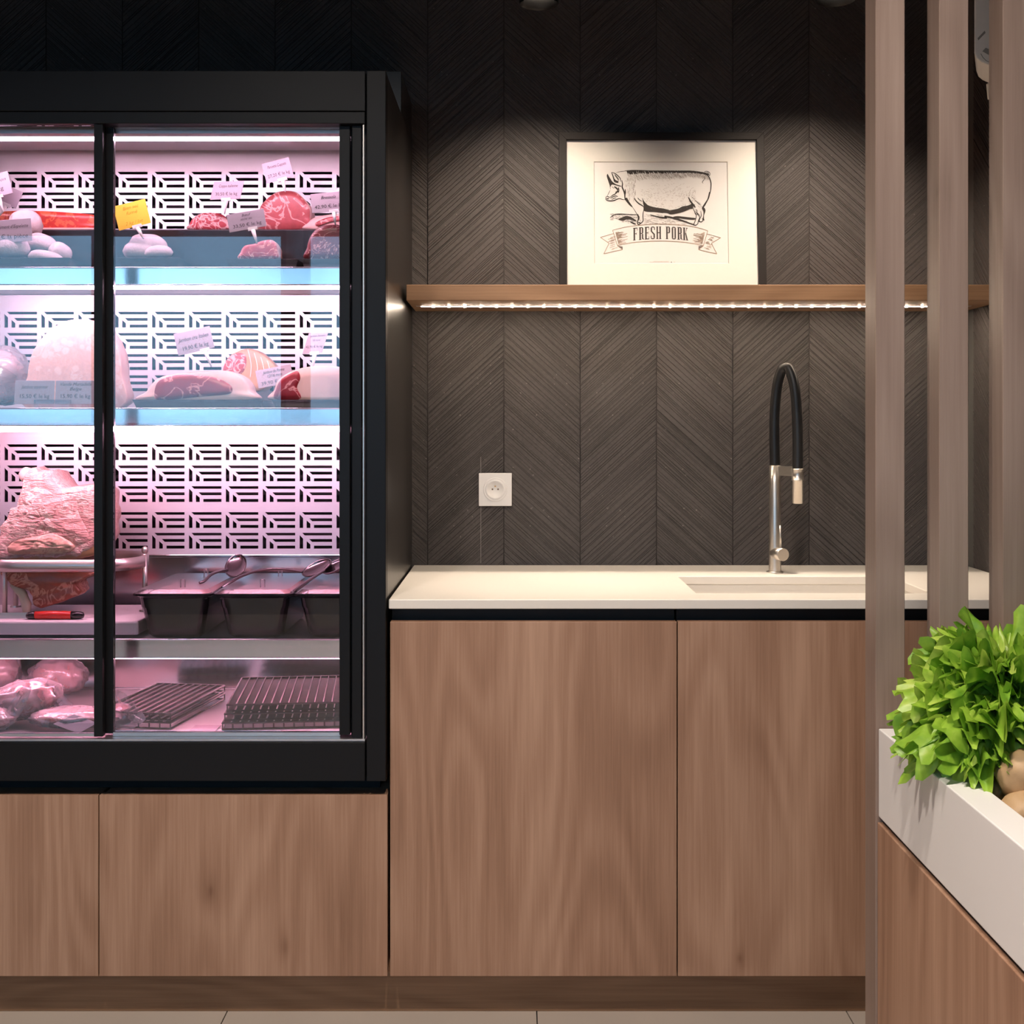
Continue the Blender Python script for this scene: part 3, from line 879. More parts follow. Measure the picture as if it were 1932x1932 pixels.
for rpx in rows:
    ztp = PZ(rpx, YP)
    strip(ztp, zprev)
    for c in range(ncol):
        b = len(mb.v)
        mb.v += [(xc0 + c*CW + a*U, YP, ztp - d*U) for a, d in ptsflat]
        mb.f += [tuple(i+b for i in t) for t in tris]
    zprev = ztp - CH
strip(PZ(1048, YP), zprev)
xq = xc0 + ncol*CW
mb.add([(xq, YP, PZ(1048, YP)), (ir-.001, YP, PZ(1048, YP)), (ir-.001, YP, PZ(270, YP)), (xq, YP, PZ(270, YP))], [(0,1,2,3)])
mb.add([(il+.004, YP, PZ(1048, YP)), (xc0, YP, PZ(1048, YP)), (xc0, YP, PZ(270, YP)), (il+.004, YP, PZ(270, YP))], [(0,1,2,3)])
pp = mesh_obj('perforated_sheet', mb.v, mb.f, M['steel_panel'], fr, weld=True)
md = pp.modifiers.new('thick', 'SOLIDIFY'); md.thickness = 0.0025; md.offset = 0
box('sheet_lip', xc0, ir, YP-.006, YP+.002, PZ(1049, YP)-.003, PZ(1046, YP), M['steel_rail'], fr, bevel=0.001)

# shelves
YSH = 2.58
SH = []
for ytop, ybot, ldepth, ledD, est in ((505, 537, 2.925, 2.605, 'cold_led'), (771, 803, 2.925, 2.60, 'mid_led'), (1207, 1241, 2.935, 2.66, None)):
    z1, z0 = PZ(ytop, YSH), PZ(ybot, YSH)
    s_ = thing('cabinet_shelf', ((il+ir)/2, 2.75, z0)); attach(s_, fr)
    box('shelf_plate', il+.006, ir-.002, YSH+.004, ldepth, z1-.006, z1-.003, M['steel_panel'], s_, bevel=0)
    box('price_rail', il+.006, ir-.002, YSH, YSH+.004, z0, z1, M['steel_rail'], s_, bevel=0.0012)
    mb = MB(); mb.tube([(il+.006, YSH+.001, z1), (ir-.002, YSH+.001, z1)], 0.0018, 8); mb.tube([(il+.006, YSH+.001, z0), (ir-.002, YSH+.001, z0)], 0.0016, 8)
    mb.build('rail_bead', M['steel_rail'], s_, auto=True)
    box('under_tray', il+.006, ir-.002, YSH+.045, 2.90, z1-.020, z1-.0065, M['steel_panel'], s_, bevel=0.001)
    if est:
        zt_ = z0 - .001 if ytop < 700 else z0 - .007
        MB().tube([(il+.10, ledD, zt_), (ir-.012, ledD, zt_)], 0.006, 10).build('lamp_tube', M[est], s_, auto=True)
        box('lamp_holder', il+.09, ir-.004, ledD-.008, ledD+.012, zt_+.0055, z1-.02, M['steel_panel'], s_, bevel=0)
    SH.append((z1-.003, z0))
ztl = zcan + .005
MB().tube([(il+.10, 2.575, ztl), (ir-.012, 2.575, ztl)], 0.006, 10).build('lamp_tube', M['cold_led'], fr, auto=True)
M['fill_led'] = glow('added_pink_fill', (1.0, 0.38, 0.54), 66.0)
MB().tube([(il+.10, 2.61, SH[2][1]-.003), (ir-.012, 2.61, SH[2][1]-.003)], 0.0045, 10).build('lamp_tube', M['fill_led'], fr, auto=True)  # unseen tube added under the lowest shelf to brighten the deck
Z1, Z2, Z3, Z4 = SH[0][0]+.0005, SH[1][0]+.0005, SH[2][0]+.0005, zdk+.0005

# ------------------------------------------------------------------ food builders
def cpx(org, sc, pts): return [(org[0] + a/sc, org[1] + b/sc) for a, b in pts]
O2, S2 = (320, 220), 1932/360
O4, S4 = (200, 540), 1932/480
O1, S1 = (0, 220), 1932/340
O5, S5 = (0, 860), 1932/340
O6, S6 = (200, 980), 1932/520

def outline(pts, D, per=5):
    return [(PX(a, D), PZ(b, D)) for a, b in catmull(pts, per)]

def loft(pts, D, depth, name, mat, parent, prof=None, amp=0.0, nsc=30.0, seed=0, drop=0.0, floor=None):
    """solid with the traced outline in front, rounding off towards the back; rests on floor"""
    ol = outline(pts, D)
    cx = sum(p[0] for p in ol)/len(ol)
    zmin = min(p[1] for p in ol); zmax = max(p[1] for p in ol)
    zc = zmin + (zmax-zmin)*0.35
    if floor is not None:
        pass
    prof = prof or [(0.0, 0.55), (0.0, 0.93), (0.03, 0.985), (0.10, 1.0), (0.40, 1.0), (0.70, 0.93), (0.88, 0.75), (0.97, 0.5), (1.0, 0.2)]
    n = len(ol); v = []; f = []
    for q, s in prof:
        for (x, z) in ol:
            X = cx + (x-cx)*s
            Z = zc + (z-zc)*s
            Y = D + depth*q
            if amp:
                w = noise.noise(Vector((X*nsc+seed, Y*nsc, Z*nsc)))*amp + noise.noise(Vector((X*nsc*3, Y*nsc*3+seed, Z*nsc*3)))*amp*.4
                dv = Vector((X-cx, (Y-(D+depth*.5)), Z-zc)).normalized()
                X += dv.x*w; Y += dv.y*w; Z += dv.z*w
            if floor is not None: Z = max(Z, floor)
            v.append((X, Y, Z))
    for i in range(len(prof)-1):
        for k in range(n):
            f.append((i*n+k, i*n+(k+1) % n, (i+1)*n+(k+1) % n, (i+1)*n+k))
    f.append(tuple(range(n))); f.append(tuple((len(prof)-1)*n+k for k in range(n)))
    return mesh_obj(name, v, f, mat, parent, smooth=True)

def patch(pts, D, name, mat, parent, th=0.004, shrink=1.0, bulge=0.0):
    ol = outline(pts, D)
    cx = sum(p[0] for p in ol)/len(ol); cz = sum(p[1] for p in ol)/len(ol)
    if shrink != 1.0:
        ol = [(cx+(a-cx)*shrink, cz+(b-cz)*shrink) for a, b in ol]
    v = []; f = []; n = len(ol)
    rings = [(th, 1.0), (0.0012, 1.0), (0.0, 0.985), (-bulge*.6, 0.66), (-bulge, 0.3)]
    for dy, s in rings:
        v += [(cx+(a-cx)*s, D + dy, cz+(b-cz)*s) for a, b in ol]
    for i in range(len(rings)-1):
        for k in range(n):
            f.append((i*n+k, i*n+(k+1) % n, (i+1)*n+(k+1) % n, (i+1)*n+k))
    f.append(tuple((len(rings)-1)*n+k for k in range(n)))
    return mesh_obj(name, v, f, mat, parent, smooth=True)

def piece(name, pts, D, depth, label, cat, body, cut, group=None, cutpts=None, shrink=0.93, base=None, amp=0.002, bulge=0.002):
    ol = outline(pts, D)
    zb_ = base if base is not None else min(p[1] for p in ol)
    t = thing(name, (sum(p[0] for p in ol)/len(ol), D+depth/2, zb_), label, cat, group)
    loft(pts, D, depth, 'rind', M[body], t, amp=amp, floor=zb_)
    patch(cutpts or pts, D-.0015, 'cut_face', M[cut], t, th=0.006, shrink=shrink if cutpts is None else 1.0, bulge=bulge)
    return t

def blob(name, c, r, mat, parent=None, amp=0.08, nsc=3.0, seed=0, rot=None, nu=24, nv=16, power=1.0, local=False):
    v = []; f = []
    c = Vector(c); rm = rot or Matrix.Identity(3)
    for j in range(nv+1):
        th = math.pi*j/nv
        for i in range(nu):
            ph = 2*math.pi*i/nu
            d = Vector((math.sin(th)*math.cos(ph), math.sin(th)*math.sin(ph), math.cos(th)))
            k = 1 + amp*noise.noise(d*nsc + Vector((seed, seed*.7, 0))) + amp*.4*noise.noise(d*nsc*3 + Vector((0, seed, 0)))
            q = Vector((d.x*r[0]*k, d.y*r[1]*k, d.z*r[2]*k))
            v.append(tuple(c + rm @ q))
    for j in range(nv):
        for i in range(nu):
            f.append((j*nu+i, j*nu+(i+1) % nu, (j+1)*nu+(i+1) % nu, (j+1)*nu+i))
    return mesh_obj(name, v, f, mat, parent, smooth=True, weld=True, local=local)

def sausage(name, a, b, r, mat, parent=None, amp=0.06, seed=0, n=14, bend=0.0):
    a, b = Vector(a), Vector(b)
    d = (b-a); L = d.length; d.normalize()
    u = d.cross(Vector((0, 0, 1)))
    if u.length < .1: u = d.cross(Vector((1, 0, 0)))
    u.normalize(); w = u.cross(d)
    v = []; f = []; nu = 20
    for i in range(n+1):
        t = i/n
        rr = r * math.sqrt(max(0.0, 1 - abs(2*t-1)**3.2)) + 0.0004
        p = a + d*L*t + w*bend*math.sin(math.pi*t)
        for k in range(nu):
            th = 2*math.pi*k/nu
            q = u*math.cos(th) + w*math.sin(th)
            k2 = 1 + amp*noise.noise((p+q*r)*40 + Vector((seed, 0, 0)))
            v.append(tuple(p + q*rr*k2))
    for i in range(n):
        for k in range(nu):
            f.append((i*nu+k, i*nu+(k+1) % nu, (i+1)*nu+(k+1) % nu, (i+1)*nu+k))
    f.append(tuple(range(nu))); f.append(tuple(n*nu+k for k in range(nu)))
    return mesh_obj(name, v, f, mat, parent, smooth=True)

def low_tray(px0, px1, D0, D1, z0, ztop, label, group='low black display trays'):
    x0, x1 = PX(px0, D0), PX(px1, D0)
    t = thing('display_tray', ((x0+x1)/2, (D0+D1)/2, z0), label, 'tray', group)
    fl_ = 0.008
    v = [(x0+fl_, D0+fl_, z0), (x1-fl_, D0+fl_, z0), (x1-fl_, D1-fl_, z0), (x0+fl_, D1-fl_, z0),
         (x0, D0, ztop), (x1, D0, ztop), (x1, D1, ztop), (x0, D1, ztop),
         (x0+.004, D0+.004, ztop), (x1-.004, D0+.004, ztop), (x1-.004, D1-.004, ztop), (x0+.004, D1-.004, ztop),
         (x0+fl_, D0+fl_, ztop-.006), (x1-fl_, D0+fl_, ztop-.006), (x1-fl_, D1-fl_, ztop-.006), (x0+fl_, D1-fl_, ztop-.006)]
    f = [(0,1,2,3), (12,13,14,15)]
    for i in range(4):
        j = (i+1) % 4
        f += [(i,j,4+j,4+i), (4+i,4+j,8+j,8+i), (8+i,8+j,12+j,12+i)]
    mesh_obj('tray_body', v, f, M['plastic_black'], t)
    mb = MB(); mb.tube([(x0, D0, ztop), (x1, D0, ztop)], 0.0012, 6)
    mb.build('rim_bead', M['plastic_black'], t)
    return t

# text ---------------------------------------------------------------
def text_mesh(body, size, mat, width=None, shear=0.0):
    cu = bpy.data.curves.new('lettering', 'FONT')
    cu.body = body; cu.size = size; cu.align_x = 'CENTER'; cu.align_y = 'CENTER'; cu.shear = shear
    cu.resolution_u = 2
    ob = bpy.data.objects.new('lettering', cu)
    link(ob)
    dg = bpy.context.evaluated_depsgraph_get()
    me = bpy.data.meshes.new_from_object(ob.evaluated_get(dg))
    bpy.data.objects.remove(ob)
    me.materials.clear(); me.materials.append(mat)
    xs = [v.co.x for v in me.vertices]
    if width and xs:
        k = width / max(1e-6, max(xs)-min(xs))
        for v in me.vertices: v.co.x *= k
    # stand the text up in the XZ plane facing -Y
    for v in me.vertices: v.co = Vector((v.co.x, 0.0, v.co.y))
    return me

def price_tag(px, py, w, h, roll, D, lines, label, shear=0.0, spike=None, group='price tags in the display cabinet', card='card', ink='card_ink', clip=True, lean=0.0, name='price_tag'):
    s = D/FPX
    W_, H_ = w*s, h*s
    t = thing(name, P(px, py, D), label, 'price tag', group, rot=(R(lean), R(-roll), 0))
    sh = shear*s/2
    pts = [(-W_/2-sh, -H_/2), (W_/2-sh, -H_/2), (W_/2+sh, H_/2), (-W_/2+sh, H_/2)]
    mb = MB().prism(pts, 'y', 0.0, 0.0012)
    mb.build('card', M[card], t, local=True, bevel=0.0008)
    for (txt, dy, sz, wf, shr) in lines:
        me = text_mesh(txt, sz*s, M[ink], wf*W_ if wf else None, shr)
        for v_ in me.vertices: v_.co.x += sh*2*(dy/h)
        o = bpy.data.objects.new('lettering', me); link(o)
        o.parent = t; o.location = (0, -.0005, dy*s)
    if clip:
        cx_ = (spike[0] if spike else 0)*s
        MB().box(cx_-9*s, cx_+9*s, -.0018, .003, -H_/2-3.2*s, -H_/2+3.0*s).build('clip', M['white_plastic'], t, local=True, bevel=0.0005)
        if spike:
            ln = spike[1]*s
            MB().tube([(cx_, .001, -H_/2-2*s), (cx_+spike[2]*s, .001, -H_/2-ln)], [4.6*s, 1.2*s], 8).build('spike', M['white_plastic'], t, local=True, auto=True)
    return t

# ------------------------------------------------------------------ shelf 1
YR = 2.775
zri = PZ(433, YR)
tag(box('display_step', il+.02, ir-.012, YR-.005, 2.93, Z1, zri, M['plastic_black'], bevel=0.003), 'long black step raising the rear row on the top shelf', 'display step')
low_tray(-60, 132, 2.60, 2.755, Z1, PZ(487, 2.60), 'low black tray under the floury sausages by the left door')
low_tray(222, 338, 2.60, 2.755, Z1, PZ(487, 2.60), 'low black tray under the small bunch of floury sausages')
low_tray(426, 562, 2.60, 2.755, Z1, PZ(489, 2.60), 'low black tray under the small red dried fillet')
low_tray(568, 705, 2.60, 2.755, Z1, PZ(489, 2.60), 'low black tray under the dark round of bresaola')

t = thing('cured_slab', (PX(60, 2.79), 2.84, zri), 'long red spiced slab on the step behind the floury sausages', 'cured meat')
loft([(-70, 433), (-72, 405), (-60, 400), (60, 397), (150, 402), (184, 407), (190, 420), (188, 433)], 2.79, 0.10, 'flesh', M['red_slab'], t, floor=zri, amp=.002)
MB().box(PX(-70, 2.79), PX(189, 2.79), 2.786, 2.80, zri, zri+.006).build('fat_edge', M['fat'], t, bevel=0.002)

def pxs(a, b, D, r): return None
zt1 = PZ(487, 2.60) - .0055
sg = 'floury dried sausages on the top shelf'
def ssg(ax, ay, bx, by, D, r, lab, seed, dD=0.03):
    sausage('dried_sausage', P(ax, ay, D), P(bx, by, D+dD), r, M['mould'], seed=seed, amp=.10, bend=.004)
    o = bpy.data.objects[-1] if False else COL.objects[-1]
    return tag(o, lab, 'sausage', sg)
ssg(14, 425, 82, 427, 2.70, .029, 'roundest floury sausage on top of the pile beside the price card', 1)
ssg(-10, 470, 58, 470, 2.635, .0215, 'floury sausage lying in front at the left door edge', 2, .02)
ssg(48, 455, 108, 470, 2.675, .020, 'floury sausage in the middle of the pile by the left door', 3)
ssg(92, 468, 133, 490, 2.66, .0195, 'floury sausage at the right end of the pile by the left door', 4)
ssg(52, 482, 122, 496, 2.63, .014, 'thin floury sausage at the front foot of the pile', 5, .02)
ssg(231, 474, 292, 477, 2.66, .0170, 'floury sausage at the left of the small bunch under the yellow note', 6, .02)
ssg(243, 458, 318, 470, 2.69, .0205, 'fattest floury sausage of the small bunch under the yellow note', 7)
ssg(272, 480, 327, 476, 2.65, .0125, 'small floury sausage at the front of the bunch under the yellow note', 8, .02)

piece('cured_neck', cpx(O2, S2, [(195,1140),(195,1090),(230,1030),(320,978),(450,972),(540,995),(595,1055),(605,1140)]), 2.80, .11, 'marbled pink cured neck cut behind the small price tag', 'cured meat', 'casing', 'coppa', base=zri, shrink=.97)
piece('rolled_pancetta', cpx(O2, S2, [(890,1140),(900,940),(955,850),(1050,772),(1160,745),(1275,762),(1370,840),(1425,930),(1428,1030),(1400,1140)]), 2.79, .12, 'large round of rolled pancetta with swirling fat', 'cured meat', 'fat', 'pancetta', base=zri, shrink=.95)
piece('cured_belly', cpx(O2, S2, [(1365,1140),(1400,1070),(1470,1015),(1590,990),(1725,975),(1850,990),(1870,1060),(1870,1140)]), 2.785, .10, 'pale fatty slab of cured belly behind the dark bresaola', 'cured meat', 'fat', 'pancetta', base=zri, cutpts=cpx(O2, S2, [(1480,1075),(1600,1020),(1760,1005),(1840,1020),(1780,1050),(1620,1070),(1500,1110)]))
piece('dried_fillet', cpx(O2, S2, [(712,1445),(712,1370),(755,1305),(850,1285),(940,1255),(1030,1245),(1080,1290),(1097,1360),(1075,1445)]), 2.66, .085, 'small red dried fillet with a pale rind on the low tray', 'cured meat', 'fat', 'fillet', base=PZ(489, 2.60)-.0055, shrink=.955)
piece('bresaola', cpx(O2, S2, [(1385,1445),(1383,1330),(1420,1210),(1500,1120),(1600,1093),(1725,1098),(1830,1150),(1880,1300),(1875,1445)]), 2.655, .10, 'dark purple round of bresaola at the right door edge', 'cured meat', 'casing', 'bresaola', base=PZ(489, 2.60)-.0055, shrink=.97)

price_tag(-8, 350, 56, 43, 14, 2.70, [('le kg', -8, 11, .45, 0), ('Saucisson', 8, 9, .75, .3)], 'price tag cut off by the left picture edge above the red slab', spike=(0, 30, 2))
price_tag(20, 371, 36, 34, -24, 2.74, [], 'blank back of a tilted price tag behind the leftmost one', spike=(-2, 30, -4))
price_tag(14, 436, 92, 43, 4, 2.625, [('Sec au piment d’Espelette', 8, 9, .86, .35), ('6,90 € la pièce', -11, 11.5, .84, 0)], 'price tag reading la pièce in front of the floury sausages', clip=False)
yn = price_tag(249, 405, 62, 47, 14, 2.645, [('Bien sec', 14, 9, .5, .3), ('fumé', 4, 9, .35, .3), ('2 kg / lot', -15, 9, .55, .3)], 'yellow handwritten note over the small bunch of sausages', card='yellow_note', ink='pen', spike=(4, 26, 6))
price_tag(428.5, 359, 57, 34, 2, 2.74, [('Coppa italienne', 8, 7.5, .62, .35), ('30,50 € le kg', -7, 8.5, .72, 0)], 'price tag reading 30,50 over the marbled cured neck', shear=9, spike=(-3, 28, -4))
price_tag(524, 321, 53, 38, 15, 2.74, [('Pancetta Coppata', 9, 8, .68, .35), ('27,20 € le kg', -8, 9, .8, 0)], 'price tag reading 27,20 stuck in the rolled pancetta', spike=(4, 24, -1))
price_tag(465, 416, 71, 34, 10, 2.615, [('Bœuf', 10.5, 7, .24, .35), ('séché sec', 3.5, 7, .32, .35), ('33,50 € le kg', -8, 9, .76, 0)], 'price tag reading 33,50 stuck in the small red fillet', spike=(9, 30, 3))
price_tag(620, 381, 66, 36, 6, 2.63, [('Bresaola', 9, 8.5, .42, .35), ('42,90 € le kg', -8, 9.5, .82, 0)], 'price tag reading 42,90 over the dark bresaola', spike=(8, 26, 0))

# ------------------------------------------------------------------ shelf 2
low_tray(250, 497, 2.60, 2.80, Z2, PZ(755, 2.60), 'low black tray under the long cut ham')
low_tray(513, 706, 2.60, 2.80, Z2, PZ(755, 2.60), 'low black tray under the red ham at the right door edge')
zt2 = PZ(755, 2.60) - .0055
mo = [(48, 770), (50, 710), (60, 665), (88, 627), (122, 606), (150, 602), (186, 609), (210, 630), (224, 662), (229, 705), (226, 770)]
piece('mortadella', mo, 2.655, .11, 'huge pale mortadella half cut towards the glass', 'cured meat', 'fat', 'mortadella', base=Z2, shrink=.985, amp=.003)
t = thing('wrapped_ham', (PX(5, 2.66), 2.72, Z2), 'pink ham in crumpled clear wrap at the left edge of the middle shelf', 'cured meat')
blob('meat', (PX(-8, 2.70), 2.72, Z2+.070), (.056, .06, .056), M['cooked_ham'], t, .14, 2.5, 3)
blob('wrap', (PX(-2, 2.70), 2.72, Z2+.074), (.064, .066, .061), M['bag'], t, .22, 3.5, 9)
ham1 = cpx(O4, S4, [(262,868),(300,800),(345,735),(410,690),(520,662),(680,645),(880,638),(990,662),(1065,715),(1095,790),(1085,868)])
piece('cured_ham', ham1, 2.655, .13, 'long cut cured ham with red flesh and a white rim', 'ham', 'fat', 'ham_cut', 'cured hams on the middle shelf', base=zt2,
      cutpts=cpx(O4, S4, [(368,850),(372,770),(400,720),(460,690),(560,672),(720,676),(850,700),(935,745),(960,785),(930,818),(800,832),(640,846),(500,862),(410,864)]), amp=.002)
t = piece('netted_ham', cpx(O4, S4, [(850,800),(880,650),(920,545),(1000,492),(1080,470),(1180,510),(1268,585),(1300,660),(1240,740),(1150,800)]), 2.80, .11, 'orange rolled ham tied with white string behind the long cut ham', 'ham', 'rind', 'coppa', 'cured hams on the middle shelf', base=Z2,
      cutpts=cpx(O4, S4, [(890,650),(905,580),(945,530),(1010,505),(1060,530),(1062,600),(1030,660),(950,680)]))
for q in range(4):
    xq = 1090 + q*48
    ar = [P(*cpx(O4, S4, [(xq + dx, yy)])[0], 2.797) + Vector((0, dyy, 0)) for dx, yy, dyy in ((-16, 480+q*26, .004), (4, 540+q*22, -.002), (14, 610+q*15, -.002), (6, 690, -.001))]
    MB().tube(catmull([tuple(p) for p in ar], 4, False), 0.0010, 6).build('string', M['string'], t)
ham2 = cpx(O4, S4, [(1268,868),(1272,785),(1300,715),(1380,655),(1470,622),(1580,606),(1720,604),(1850,640),(1960,740),(1990,868)])
piece('cured_ham', ham2, 2.655, .13, 'cured ham with a deep red face at the right door edge', 'ham', 'fat', 'ham_cut', 'cured hams on the middle shelf', base=zt2,
      cutpts=cpx(O4, S4, [(1285,858),(1290,780),(1325,712),(1390,668),(1455,645),(1475,700),(1450,770),(1475,858)]))
price_tag(65, 740, 75, 45, 0, 2.60, [('Jambon supérieur', 10, 9.5, .68, .35), ('15,50 € le kg', -8, 11, .74, 0)], 'left one of the two grey price tags clamped under the mortadella', clip=False, lean=-8)
price_tag(142, 740, 75, 45, 0, 2.60, [('Viande Mortadelle', 15, 9, .78, .35), ('Belge', 6, 9, .3, .35), ('15,90 € le kg', -8, 11, .74, 0)], 'right one of the two grey price tags, next to the centre stile', clip=False, lean=-8)
tag(MB().box(PX(67, 2.598), PX(135, 2.598), 2.588, 2.612, PZ(769, 2.60), PZ(754, 2.60)).build('tag_holder', M['lid'], None, bevel=0.001), 'clear holder clamping the two tags under the mortadella', 'tag holder')
price_tag(366, 643, 70, 42, 13, 2.645, [('Jambon cru Italien', 6, 10.5, .84, .35), ('19,90 € le kg', -11, 11, .7, 0)], 'price tag reading 19,90 over the long cut ham', spike=(16, 34, 5))
price_tag(518, 710, 68, 34, 11, 2.76, [('Jambon de Parme', 10, 8.5, .62, .35), ('12/16 mois', 2, 8, .42, .35), ('39,90 € le kg', -10, 9.5, .8, 0)], 'price tag reading 39,90 half hidden by the red ham', clip=False)
price_tag(595, 647, 37, 38, 4, 2.70, [('Jambon Serrano', 13, 6, .8, .35), ('18 mois', 5, 6, .4, .35), ('42,90 € le kg', -7, 6.5, .84, 0)], 'small slanted price tag over the red ham at the right', shear=15, spike=(-3, 30, -6))

# ------------------------------------------------------------------ shelf 3: ham stand, board, knife, lidded pans
bd = tag(box('cutting_board', PX(-90, 2.62), PX(262, 2.62), 2.615, 2.86, Z3+.006, PZ(1172, 2.615), M['board'], bevel=0.004), 'white cutting board under the ham stand', 'cutting board')
zbd = PZ(1172, 2.615)
st = thing('ham_stand', (PX(110, 2.74), 2.74, zbd), 'steel ham stand with a ring on posts holding the carved ham', 'ham stand')
xs0, xs1, ysa, ysb = PX(-45, 2.66), PX(272, 2.74), 2.645, 2.85
rc = .085
ringp = []
for cx_, cy_, a0 in ((xs1-rc, ysa+rc, -90), (xs1-rc, ysb-rc, 0), (xs0+rc, ysb-rc, 90), (xs0+rc, ysa+rc, 180)):
    for q in range(9):
        a = R(a0 + 90*q/8); ringp.append((cx_+rc*math.cos(a), cy_+rc*math.sin(a)))
zr0, zr1 = PZ(1078, 2.66), PZ(1055, 2.66)
n = len(ringp); v = []; f = []
for (x, y) in ringp: v += [(x, y, zr0), (x, y, zr1)]
for k_ in range(n):
    j = (k_+1) % n; f.append((2*k_, 2*j, 2*j+1, 2*k_+1))
rg = mesh_obj('ring', v, f, M['steel'], st, smooth=True)
md = rg.modifiers.new('t', 'SOLIDIFY'); md.thickness = .003
for (x, y) in ((xs1-.003, 2.755), (PX(9, 2.70), 2.70), (xs0+.02, ysb-.03)):
    MB().tube([(x, y, zbd), (x, y, zr1+.002)], 0.0052, 14).build('post', M['steel'], st, auto=True)
    MB().lathe((x, y, zbd), [(0.0, .004), (.011, .004), (.012, 0.0)], 16, caps=False).build('foot', M['steel'], st)
    blob('post_knob', (x, y, zr1+.010), (.0072, .0072, .0085), M['steel'], st, 0.0, nu=16, nv=10)
M['roast_face'] = marbled('roast_pale_flesh', (0.62, 0.34, 0.26), (0.78, 0.52, 0.38), 30, 0.10, 2.5)
hm = thing('carved_ham', (PX(100, 2.75), 2.75, zr0), 'big carved cooked ham with its bone standing in the steel ring', 'ham')
loft(cpx(O5, S5, [(-80,1120),(-60,900),(-10,740),(45,640),(100,565),(165,540),(185,430),(205,330),(215,235),(255,160),(330,140),(385,185),(430,190),(480,160),(545,240),(620,320),(700,340),(900,315),(1040,318),(1100,400),(1120,640),(1110,880),(1040,1010),(860,1085),(600,1110),(250,1120)]),
     2.665, .175, 'flesh', M['cooked_ham'], hm, amp=.007, nsc=38, prof=[(0.10, .25), (0.04, .6), (0.0, .85), (0.04, .97), (0.15, 1.0), (0.45, 1.0), (0.75, .93), (0.92, .75), (1.0, .4)])
loft(cpx(O5, S5, [(-70,1125),(-60,1075),(150,1068),(450,1055),(700,1050),(900,1010),(1040,940),(1100,900),(1112,930),(1060,1040),(880,1100),(600,1125),(250,1130)]), 2.668, .15, 'fat_layer', M['rind'], hm, amp=.002)
blob('bone_end', P(290/S5, 860+205/S5, 2.70), (.0165, .016, .0165), M['fat'], hm, .08, 2.0, 4)
blob('knuckle', P(460/S5, 860+235/S5, 2.71), (.019, .017, .016), M['cooked_ham'], hm, .35, 4.0, 8)
def relief(pts, D, name, mat, parent, depth=.016, amp=.0035, rings=16, seed=0):
    ol = outline(pts, D, 8)
    cx = sum(p[0] for p in ol)/len(ol); cz = sum(p[1] for p in ol)/len(ol)
    n = len(ol); v = []; f = []
    for i in range(rings+1):
        s_ = 1 - i/(rings+.6)
        for a_, b_ in ol:
            x, z = cx+(a_-cx)*s_, cz+(b_-cz)*s_
            bul = depth*(1-s_**2.5)
            w = noise.noise(Vector((x*38, z*75, seed)))*amp + noise.noise(Vector((x*110, z*240, seed+3)))*amp*.45 + noise.noise(Vector((x*300, z*560, seed+7)))*amp*.22
            if i == 0: w = 0; bul = -.02
            v.append((x, D - bul - w, z))
    for i in range(rings):
        for k_ in range(n): f.append((i*n+k_, i*n+(k_+1) % n, (i+1)*n+(k_+1) % n, (i+1)*n+k_))
    f.append(tuple(rings*n+k_ for k_ in range(n)))
    return mesh_obj(name, v, f, mat, parent, smooth=True)
relief(cpx(O5, S5, [(10,1000),(40,760),(110,620),(190,520),(215,380),(300,330),(460,330),(640,380),(840,370),(860,600),(980,830),(960,960),(800,1030),(500,1060),(200,1060)]), 2.672, 'carved_face', M['cooked_ham'], hm, seed=4)
relief(cpx(O5, S5, [(90,1050),(80,960),(180,900),(380,860),(560,830),(700,880),(800,980),(700,1045),(400,1060)]), 2.658, 'carved_slice', M['roast_face'], hm, depth=.010, amp=.004, seed=11)
loft(cpx(O5, S5, [(0,1245),(300,1240),(960,1245),(900,1310),(815,1360),(845,1450),(825,1500),(720,1545),(560,1600),(430,1645),(360,1590),(330,1520),(280,1440),(130,1390),(40,1320)]), 2.70, .11, 'shank', M['raw_dark'], hm, amp=.006, nsc=40)
MB().tube([P(150/S5, 860+1370/S5, 2.72), P(240/S5, 860+1480/S5, 2.71), P(285/S5, 860+1600/S5, 2.70), P(285/S5, 860+1690/S5, 2.70)], [.010, .0095, .0105, .0075], 14).build('bone', M['bone'], hm, auto=True)
kn = thing('knife', (PX(105, 2.64), 2.64, zbd), 'knife with a red handle and black ends on the cutting board', 'knife')
zk = zbd + .0085
def kp(px): return PX(px, 2.64)
MB().tube([(kp(66), 2.64, zk), (kp(100), 2.638, zk+.001), (kp(136), 2.64, zk)], [.0083, .0087, .0083], 14).build('grip', M['red_handle'], kn, auto=True)
MB().tube([(kp(135), 2.64, zk), (kp(150), 2.64, zk), (kp(157), 2.64, zk), (kp(159), 2.64, zk)], [.0085, .0078, .006, .002], 14).build('pommel', M['plastic_black'], kn, auto=True)
MB().tube([(kp(67), 2.64, zk), (kp(54), 2.64, zk-.001), (kp(50), 2.64, zk-.002)], [.0086, .0074, .004], 14).build('bolster', M['plastic_black'], kn, auto=True)
MB().prism([(kp(52), zk-.007), (kp(52), zk+.006), (kp(-60), zk+.004), (kp(-110), zk-.004), (kp(-60), zk-.0075)], 'y', 2.6392, 2.6408).build('blade', M['steel'], kn)

